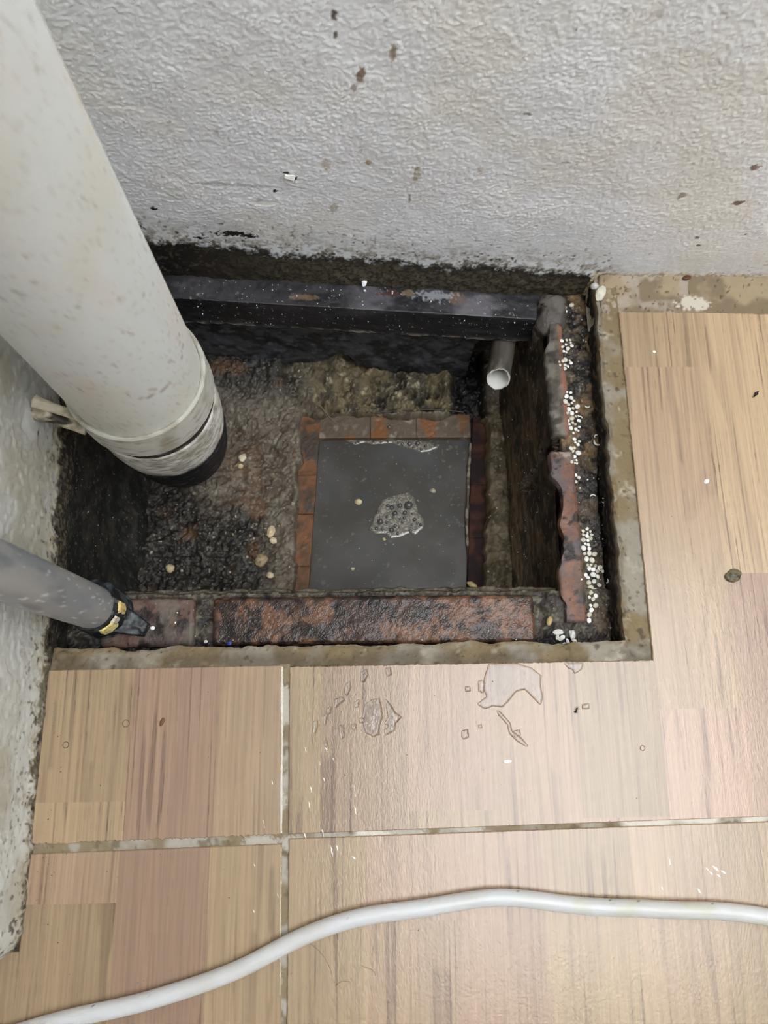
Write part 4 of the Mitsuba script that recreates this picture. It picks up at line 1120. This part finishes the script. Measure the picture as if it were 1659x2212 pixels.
# clip lug holding the coupling to the left wall: a cracked half tube flaring where it meets the wall
wy_, wz_ = on_left(68, 895)
pa, pb = np.array([-0.268, wy_ + 0.002, wz_ + 0.002]), np.array([PX - 0.045, PY - 0.034, 0.066])
tt = np.linspace(0, 1, 40)[:, None]
line = pa + (pb - pa) * tt
rr = np.interp(tt[:, 0], [0, 0.1, 0.35, 0.7, 1], [0.0078, 0.0066, 0.0050, 0.0048, 0.0052])
m = tube(line, rr, 24, cap=False)
v = np.asarray(m.vertices).copy()
v += vnorm(m) * (0.0016 * (FB(v, 220, 331, 3) - 0.5))[:, None]
put("clip_lug", mikit.ply((v, m.faces), "m_pipe", smooth=True, color=mx(mx(C("b9ae98"), C("7d735f"), ss(0.4, 0.6, FB(v, 130, 332, 4))), C("2b261f"), ss(0.55, 0.7, FB(v * [0.4, 1, 1], 160, 333, 3)))), parent=pipe, label="stained lug of the pipe clip fixed to the left wall")
line2 = line + [0.002, 0.006, 0.006]
m = tube(line2, rr * 0.8, 20, cap=True)
v = np.asarray(m.vertices) + vnorm(m) * (0.0014 * (FB(np.asarray(m.vertices), 200, 334, 3) - 0.5))[:, None]
put("clip_lug", mikit.ply((v, m.faces), "m_pipe", smooth=True, color=mx(C("c4baa4"), C("8d8069"), ss(0.45, 0.65, FB(v, 110, 335, 3)))), parent=pipe)

# ------------------------------------------------------------------ the grey waste pipe at the left
az = math.radians(158.75)
GD, GR = 0.2500, 0.0186
GX, GY = GD * math.cos(az), GD * math.sin(az)
gp = thing("waste_pipe", "slim grey plastic pipe beside the left wall, its foot in a black sleeve", "pipe")


def c_grey(v):
    q = v * [1, 1, 0.2]
    c = mx(C("7f8284"), C("8f8e8b"), ss(0.4, 0.65, FB(q, 60, 341, 3)))
    c = mx(c, C("c9cdcd"), 0.6 * ss(0.69, 0.75, FB(v @ np.array([[1, 0.3, 0.2], [0, 1, 0.5], [0.2, 0, 0.35]]), 330, 342, 3)))
    return mx(c, C("5e6266"), 0.5 * ss(0.5, 0.7, FB(q, 110, 343, 3)))


ring_part("pipe", [(GR, 1.75), (GR, 0.25), (GR, 0.006), (GR - 0.001, 0.0045), (GR - 0.004, 0.004)], c_grey, "m_grey", gp, 96, c=(GX, GY))


def c_slv(v):
    c = mx(C("1b1d1e"), C("3a3f40"), ss(0.5, 0.7, FB(v, 110, 351, 4)))
    return mx(c, C("6d7070"), 0.6 * ss(0.62, 0.72, FB(v * [1, 1, 0.3], 200, 352, 3)))


ring_part("black_sleeve", [(GR - 0.004, 0.0065), (GR + 0.0010, 0.0075), (GR + 0.0026, 0.002), (GR + 0.0034, -0.014), (GR + 0.0040, -0.028), (GR + 0.0050, -0.040)], c_slv, "m_black", gp, 96, noise_amp=0.0040, seed=9, c=(GX, GY), label="torn black sleeve at the foot of the pipe")
tor = tube([(GX + (GR + 0.003) * math.cos(a), GY + (GR + 0.003) * math.sin(a), 0.002 + 0.003 * math.sin(3 * a)) for a in np.linspace(0.9, 2.4, 24)], 0.0035, 12)
v = np.asarray(tor.vertices) + 0.0015 * (FB(np.asarray(tor.vertices), 200, 353, 3) - 0.5)[:, None]
put("sealant_bead", mikit.ply((v, tor.faces), "m_black", smooth=True, color=mx(C("15171a"), C("3d444a"), ss(0.5, 0.7, FB(v, 150, 354, 3)))), parent=gp, label="black bead of sealant at the back of the sleeve")


def cyl_patch(a0_, a1_, z0_, z1_, r, color, seed, parent, base, **tags):
    A, Zp = np.meshgrid(np.linspace(a0_, a1_, 26), np.linspace(z0_, z1_, 20), indexing="ij")
    w = (FB(np.stack([A * 4, Zp * 300, A * 0], -1), 1.0, seed, 3) - 0.5)
    A = A + w * 0.18 * (a1_ - a0_) * 2 * np.sign(A - (a0_ + a1_) / 2)
    Zp = Zp + 0.004 * (FB(np.stack([A * 5, Zp * 200, A * 0 + 3], -1), 1.0, seed + 1, 3) - 0.5)
    e = np.minimum(np.minimum(np.linspace(0, 1, 26)[:, None], np.linspace(1, 0, 26)[:, None]) * 8, np.minimum(np.linspace(0, 1, 20), np.linspace(1, 0, 20))[None] * 8).clip(0, 1)
    R_ = r - 0.0012 + 0.0020 * np.sqrt(e) + 0.0006 * (FB(np.stack([A * 6, Zp * 500, A * 0], -1), 1.0, seed + 2, 3) - 0.5)
    v, f = grid(np.stack([GX + R_ * np.cos(A), GY + R_ * np.sin(A), Zp], -1))
    c = np.clip(C(color) * (0.75 + 0.5 * FB(v, 300, seed + 3, 3))[:, None], 0, 0.9)
    c = mx(c, C("3d3526"), 0.7 * ss(0.6, 0.7, FB(v, 260, seed + 4, 3)))
    put(base, mikit.ply((v, f), "m_chip", smooth=True, color=c), parent=parent, **tags)


cyl_patch(-0.22, 0.22, -0.014, 0.0040, GR + 0.0042, "d8bd7c", 361, gp, "glue_patch", label="yellow glue on the sleeve")
cyl_patch(-1.25, -0.62, -0.013, 0.0055, GR + 0.0042, "dccb85", 366, gp, "glue_patch", label="pale yellow glue low on the sleeve")
cyl_patch(-0.66, -0.36, -0.005, 0.0060, GR + 0.0042, "c9bfa6", 371, gp, "glue_patch", label="cream glue on the sleeve")
# flap of the sleeve dragging on the brick
m = rbox((0.030, 0.022, 0.007), 0.002, 0.001)
v = np.asarray(m.vertices) * 1.0
v[:, 1] *= np.interp(v[:, 0], [-0.015, 0.015], [1.3, 0.55])
v[:, 2] += -0.35 * (v[:, 0] + 0.015) + 0.006 * (FB(v, 110, 375, 3) - 0.5)
a = math.radians(-22)
v = v @ np.array([[math.cos(a), math.sin(a), 0], [-math.sin(a), math.cos(a), 0], [0, 0, 1]]) + [GX + 0.024, GY - 0.011, -0.022]
put("sleeve_flap", mikit.ply((v, m.faces), "m_black", smooth=True, color=mx(C("1a1c1e"), C("454b4d"), ss(0.5, 0.7, FB(v, 130, 376, 3)))), parent=gp, label="torn flap of the black sleeve lying on the brick")

# ------------------------------------------------------------------ the stub pipe under the ledge
a_, b_ = np.array([0.1465, 0.349, -0.1010]), np.array([0.1610, 0.425, -0.0985])
ax = (b_ - a_) / np.linalg.norm(b_ - a_)
e1 = np.cross(ax, [0, 0, 1]); e1 /= np.linalg.norm(e1); e2 = np.cross(e1, ax)
SR, th = 0.0128, np.linspace(0, 2 * np.pi, 97)
cutz = 0.004 * np.cos(th) * 0 + 0.0016 * (FB(np.column_stack([np.cos(th), np.sin(th), th * 0]), 2.2, 381, 3) - 0.5) * 2
cutz[-1] = cutz[0]
tilt = 0.0065 * (e2[2] * np.sin(th))                       # sawn at a slant, the underside reaching further out
rows = []
L = np.linalg.norm(b_ - a_)
for s_, r_ in [(L, SR), (0.02, SR), (0.010, SR), (0.004, SR), (0.001, SR), (0.0, SR - 0.0003), (0.0, SR - 0.0020), (0.003, SR - 0.0024), (0.012, SR - 0.0024), (0.03, SR - 0.0024), (0.05, SR - 0.0024), (0.05, 0.0001)]:
    along = s_ + (cutz + tilt) * max(0.0, 1 - s_ / 0.02)
    rows.append(a_ + ax * along[:, None] + r_ * (np.cos(th)[:, None] * e1 + np.sin(th)[:, None] * e2))
v, f = grid(np.stack(rows))
outer = np.repeat((np.arange(len(rows)) < 5) * 1.0, 97)
s_al = (v - a_) @ ax
c = mx(mx(C("cfcdc7"), C("4d4a45"), ss(0.008, 0.016, s_al)), mx(C("413c36"), C("5f594e"), ss(0.4, 0.65, FB(v, 160, 382, 4))), outer * ss(0.000, 0.006, s_al + 0.006 * (FB(v, 150, 383, 3) - 0.5)))  # bore painted darker with depth, putting its inner shade into the colour
sp = thing("outlet_pipe", "short white plastic pipe stub poking out under the right end of the ledge", "pipe")
put("pipe", mikit.ply((v, f), "m_pipe", smooth=40 and True, color=np.clip(c, 0.01, 0.9)), parent=sp)

# ------------------------------------------------------------------ the white hose on the tiles
HOSE = [(60, 2225), (159, 2198), (270, 2174), (405, 2135), (540, 2082), (617, 2041), (699, 2005), (796, 1978), (888, 1965), (971, 1952), (1033, 1942), (1080, 1939), (1137, 1942), (1214, 1952), (1292, 1959), (1380, 1962), (1463, 1966), (1551, 1968), (1659, 1981), (1760, 2000)]
hz = 0.0065
hp = np.array([[*at(px, py, hz), hz] for px, py in HOSE])
hp = np.vstack([[hp[0] + (hp[0] - hp[1]) * 4.0], hp, [hp[-1] + (hp[-1] - hp[-2]) * 2.5]])
cv = smooth_path(hp, 420)
cv[:, 2] = hz
m = tube(cv, 0.0064, 28)
v = np.asarray(m.vertices)
c = mx(C("c6c7c6"), C("bebdb7"), ss(0.4, 0.7, FB(v, 25, 391, 3)))
c = mx(c, C("a5a196"), 0.5 * ss(0.76, 0.80, FB(v * [0.4, 1, 1], 260, 392, 3)))
c = mx(c, C("b8b79d"), 0.45 * ss(0.5, 0.62, FB(v, 60, 393, 3)) * ss(0.08, 0.2, v[:, 0]))
c = mx(c, C("2b2622"), 0.9 * ss(0.86, 0.88, FB(v, 330, 394, 2)))
put("hose", mikit.ply(m, "m_hose", smooth=True, color=np.clip(c, 0.01, 0.9)), label="white plastic hose curving across the wood-look tiles in the foreground", category="hose")


# ------------------------------------------------------------------ splashed water on the big tile
def crop5(x, y):
    return 600 + x * 0.42194, 1000 + y * 0.42194


def film(pts, h, seed, cropf=crop5):
    """A flat-topped pool: a closed lens of water with rounded edges."""
    ring = np.array([at(*cropf(*p)) for p in pts])
    pg = Polygon(ring).buffer(0)
    if pg.area < 1.2e-4:
        pg = pg.buffer(0.0006)
    pg = pg.buffer(0.0008).buffer(-0.0014).buffer(0.0006)
    if pg.geom_type != "Polygon":
        pg = max(pg.geoms, key=lambda g: g.area)
    vs, fs = [], []
    rings = []
    ext = np.asarray(pg.exterior.coords)[:-1]
    ext = resample(ext if pg.exterior.is_ccw else ext[::-1], 0.0005)
    base = Polygon(ext)
    x0, y0, x1, y1 = base.bounds
    st = 0.0004
    X, Y = np.meshgrid(np.arange(x0 - st, x1 + 2 * st, st), np.arange(y0 - st, y1 + 2 * st, st), indexing="ij")
    inside = contains_xy(base, X, Y)
    from scipy.ndimage import distance_transform_edt
    d = distance_transform_edt(inside) * st
    wdt = 0.0022
    Zt = 0.00005 + h * np.sqrt(np.clip(1 - (1 - np.clip(d / wdt, 0, 1)) ** 2, 0, 1)) * (0.75 + 0.5 * FB(xy(X, Y), 120, seed, 3))
    use = np.zeros_like(inside)
    use[1:-1, 1:-1] = inside[1:-1, 1:-1]
    idx = -np.ones(X.shape, int)
    cells = use[:-1, :-1] | use[1:, :-1] | use[1:, 1:] | use[:-1, 1:]
    vm = np.zeros_like(use)
    for a, b in ((0, 0), (1, 0), (1, 1), (0, 1)):
        vm[a:a + cells.shape[0], b:b + cells.shape[1]] |= cells
    idx[vm] = np.arange(vm.sum())
    top = np.stack([X[vm], Y[vm], np.where(inside, Zt, 0.00005)[vm]], -1)
    q = np.stack([idx[:-1, :-1], idx[1:, :-1], idx[1:, 1:], idx[:-1, 1:]], -1)[cells]
    ft = np.vstack([q[:, [0, 1, 2]], q[:, [0, 2, 3]]])
    bot = top * [1, 1, 0] + [0, 0, -0.0012]
    n = len(top)
    he = np.vstack([ft[:, [0, 1]], ft[:, [1, 2]], ft[:, [2, 0]]])
    key = {(int(i), int(j)) for i, j in he}
    rimE = np.array([e for e in key if (e[1], e[0]) not in key])
    side = np.vstack([np.stack([rimE[:, 1], rimE[:, 0], rimE[:, 0] + n], 1), np.stack([rimE[:, 1], rimE[:, 0] + n, rimE[:, 1] + n], 1)])
    return trimesh.Trimesh(np.vstack([top, bot]), np.vstack([ft, ft[:, ::-1] + n, side]), process=False)


PUD = [([(1080, 1030), (1220, 1025), (1300, 1050), (1350, 1090), (1345, 1130), (1357, 1200), (1345, 1240), (1320, 1215), (1265, 1160), (1220, 1170), (1180, 1220), (1150, 1250), (1100, 1245), (1060, 1260), (1020, 1235), (1070, 1195), (1050, 1150), (1060, 1090)], "large clear puddle on the big tile below the pit's front rim"),
       ([(550, 1205), (580, 1240), (605, 1280), (635, 1300), (605, 1335), (600, 1370), (550, 1395), (545, 1370), (570, 1345), (545, 1335), (565, 1300), (555, 1250)], "crooked puddle left of the large puddle"),
       ([(445, 1240), (485, 1210), (522, 1205), (532, 1250), (538, 1300), (522, 1345), (520, 1390), (490, 1402), (450, 1380), (430, 1310)], "thin clear film of water beside the crooked puddle"),
       ([(1118, 1262), (1140, 1275), (1190, 1330), (1200, 1370), (1250, 1410), (1290, 1460), (1270, 1450), (1225, 1425), (1185, 1385), (1175, 1340), (1130, 1290)], "thin trickle of water running down from the large puddle"),
       ([(1470, 1028), (1560, 1028), (1552, 1055), (1520, 1075), (1512, 1055), (1490, 1048)], "small puddle at the rim near the pit's front right corner"),
       ([(1030, 1120), (1050, 1115), (1058, 1130), (1050, 1175), (1030, 1165)], "bean of water at the left tip of the large puddle"),
       ([(430, 1075), (455, 1060), (460, 1085), (440, 1120), (428, 1115)], "long drop near the top left of the big tile"),
       ([(350, 1140), (368, 1122), (372, 1150), (356, 1185), (344, 1180)], "long drop below and left of the topmost drop"),
       ([(553, 1055), (575, 1052), (580, 1080), (562, 1090)], "drop at the rim above the crooked puddle"),
       ([(185, 1330), (200, 1318), (205, 1345), (185, 1395), (178, 1390), (188, 1360)], "leftmost drop, drawn out into a tail"),
       ([(235, 1300), (255, 1285), (250, 1310), (240, 1340)], "narrow drop beside the leftmost drop"),
       ([(255, 1262), (270, 1252), (270, 1275), (258, 1285)], "small drop above the narrow drop on the left"),
       ([(400, 1225), (415, 1215), (412, 1245), (398, 1250)], "drop between the long drop and the crooked puddle"),
       ([(316, 1350), (335, 1345), (340, 1400), (325, 1410), (318, 1385)], "drop holding a dark speck, left of the crooked puddle"),
       ([(380, 1345), (400, 1340), (398, 1365), (386, 1362)], "three-cornered drop left of the crooked puddle"),
       ([(418, 1312), (440, 1310), (438, 1328), (425, 1328)], "flat drop close to the crooked puddle's left side"),
       ([(295, 1215), (330, 1200), (340, 1212), (305, 1240), (295, 1250)], "curved drop left of the middle of the splashes"),
       ([(945, 1375), (970, 1368), (975, 1400), (955, 1412), (944, 1398)], "round drop in the pale middle of the big tile"),
       ([(1560, 1240), (1590, 1235), (1592, 1255), (1562, 1258)], "square drop to the right of the ant"),
       ([(962, 1150), (982, 1150), (982, 1168), (964, 1168)], "dot of water left of the large puddle"),
       ([(1030, 1345), (1042, 1343), (1042, 1352), (1031, 1354)], "tiny dot of water below the large puddle"),
       ([(1210, 1375), (1235, 1370), (1240, 1395), (1215, 1400)], "ring-shaped drop beside the trickle"),
       ([(240, 1425), (250, 1422), (255, 1450), (245, 1448)], "small drop low on the left of the splashes")]
for i, (pts, lab) in enumerate(PUD):
    big_ = i in (0, 1, 2, 3, 4)
    put("puddle" if big_ else "water_drop", mikit.ply(film(pts, 0.0014 if i == 0 else 0.0007 if i == 4 else 0.0016, 400 + i), "m_drop", smooth=50), label=lab, category="puddle" if big_ else "water drop", **({} if big_ else {"group": "water drops splashed on the big tile"}))
# dried drop rings on the small tile
for px, py, r, lab in [(272, 1563, 7, "dark ring left by a dried drop in the middle left of the small cut tile"), (142, 1609, 6, "dark ring left by a dried drop near the left edge of the small cut tile"), (1388, 1616, 5, "brown ring mark on the big tile, lower right of the ant")]:
    x, y = at(px, py)
    s = r * H / FOCAL
    m = tube([(x + s * math.cos(a), y + s * math.sin(a), 0.0001) for a in np.linspace(0, 6.2, 30)], 0.00028, 6)
    put("water_ring", mikit.ply(m, "m_chip", smooth=True, color=np.broadcast_to(C("6b543f"), np.asarray(m.vertices).shape)), label=lab, category="ring mark")

# ------------------------------------------------------------------ ant, leaf, hairs, paint flake
ant = thing("ant", "black ant on the big tile, right of the puddles", "ant")
ax_, ay_ = at(1245, 1533)
blk = lambda m: mikit.ply(m, "m_chip", smooth=True, color=np.broadcast_to(C("171312"), np.asarray(m.vertices).shape))
dirn = np.array([0.45, 0.9]); dirn /= np.linalg.norm(dirn)
bones = []
balls = []
for o, r, st in [(-0.0019, 0.00088, 1.35), (-0.0003, 0.00045, 1.5), (0.0011, 0.0006, 1.1)]:
    s_ = trimesh.creation.icosphere(subdivisions=2, radius=1.0)
    s_.apply_scale([r * st, r, r])
    s_.apply_transform(trimesh.transformations.rotation_matrix(math.atan2(dirn[1], dirn[0]), [0, 0, 1]))
    s_.apply_translation([ax_ + dirn[0] * o, ay_ + dirn[1] * o, 0.0011])
    balls.append(manifold3d.Manifold(manifold3d.Mesh(vert_properties=np.asarray(s_.vertices, np.float32), tri_verts=np.asarray(s_.faces, np.uint32))))
waist = manifold3d.Manifold.cylinder(0.0032, 0.00022, 0.00022, 10).rotate([0, 90, 0]).translate([-0.002, 0, 0]).rotate([0, 0, math.degrees(math.atan2(dirn[1], dirn[0]))]).translate([ax_, ay_, 0.0011])
put("body", blk(balls[0] + balls[1] + balls[2] + waist), parent=ant) if False else None
mm = (balls[0] + balls[1] + balls[2] + waist).to_mesh()
put("body", blk(trimesh.Trimesh(mm.vert_properties[:, :3], mm.tri_verts, process=False)), parent=ant)
perp = np.array([-dirn[1], dirn[0]])
for sd in (1, -1):
    for o, sw in ((0.0002, 0.0012), (-0.0003, 0.0), (-0.0008, -0.0013)):
        b0_ = np.array([ax_, ay_]) + dirn * o
        k_ = b0_ + perp * sd * 0.0011 + dirn * sw * 0.5
        e_ = b0_ + perp * sd * 0.0020 + dirn * sw * 1.2
        put("leg", blk(tube([(*b0_, 0.0011), (*k_, 0.0017), (*e_, 0.0001)], 0.00010, 6)), parent=ant)
    h_ = np.array([ax_, ay_]) + dirn * 0.0015
    put("antenna", blk(tube([(*h_, 0.0012), (*(h_ + dirn * 0.0008 + perp * sd * 0.0006), 0.0016), (*(h_ + dirn * 0.0016 + perp * sd * 0.0007), 0.0008)], 0.00007, 6)), parent=ant)

# curled black leaf scrap
u_, w_ = np.meshgrid(np.linspace(-1, 1, 30), np.linspace(-1, 1, 12), indexing="ij")
wid = 0.0013 * (1 - np.abs(u_) ** 2.2) * (1 + 0.4 * np.sin(5 * u_))
lx, ly = at(1631, 853)
Pl = np.stack([u_ * 0.0042, w_ * wid, 0.0012 + 0.0012 * w_ ** 2 + 0.0012 * u_ ** 2 - 0.0010], -1)
a = math.radians(48)
Pl = Pl @ np.array([[math.cos(a), math.sin(a), 0], [-math.sin(a), math.cos(a), 0], [0, 0, 1]]) + [lx, ly, 0.0]
lv, lf = grid(Pl)
lm = trimesh.util.concatenate([trimesh.Trimesh(lv, lf, process=False), trimesh.Trimesh(lv + [0, 0, 0.0002], lf[:, ::-1], process=False)])
put("leaf_scrap", mikit.ply(lm, "m_chip", smooth=False, color=np.broadcast_to(C("26221f"), np.asarray(lm.vertices).shape)), label="curled black leaf scrap on the right tile", category="leaf")

for i, (pts, lab) in enumerate([([(1530, 2005), (1560, 2030), (1590, 2075)], None)]):
    pass
HAIRS = [([(664, 2035), (690, 2055), (710, 2085), (718, 2125)], "fine dark hair curling below the hose, right of the long joint"), ([(780, 2085), (790, 2090), (800, 2093), (812, 2110)], "short brown hair below the hose near the middle"), ([(724, 2130), (740, 2120), (758, 2122)], "short hair left of the short brown hair below the hose")]
for pts, lab in HAIRS:
    cvh = smooth_path(np.array([[*at(*p), 0.0003] for p in pts]), 24)
    put("hair", mikit.ply(tube(cvh, 0.00010, 5), "m_chip", smooth=True, color=np.tile(C("57463a"), (24 * 5 + 2, 1))), label=lab, category="hair")
cvh = smooth_path(np.array([[*at(px, py, ZB), ZB + h_] for px, py, h_ in [(690, 878, 0.004), (706, 895, 0.003), (724, 913, 0.001), (734, 918, 0.0008)]]), 24)
put("straw", mikit.ply(tube(cvh, 0.0005, 6), "m_chip", smooth=True, color=np.tile(C("8a7a58"), (24 * 6 + 2, 1))), label="thin straw lying across the back left corner of the sump", category="straw")

# lifted flake of paint on the back wall, with the dark bare spot under it
fx, fz = on_wall(626, 377)
m = rbox((0.0085, 0.0012, 0.0046), 0.0005, 0.0005)
v = np.asarray(m.vertices) * 1.0
v[:, 2] *= np.interp(v[:, 0], [-0.0042, 0.0042], [0.6, 1.1])
v[:, 1] -= 0.35 * (0.0023 - v[:, 2]) * 1.0
v += (0.0008 * (FB(v, 500, 411, 3) - 0.5))[:, None]
a = math.radians(18)
v = v @ np.array([[math.cos(a), 0, -math.sin(a)], [0, 1, 0], [math.sin(a), 0, math.cos(a)]]) + [fx, float(wall_y(fx)) - 0.0018, fz]
fl_ = put("paint_flake", mikit.ply((v, m.faces), "m_plaster", smooth=True, color=np.broadcast_to(C("e3e1db"), v.shape)), label="curled flake of cream paint lifting off the back wall", category="paint flake")
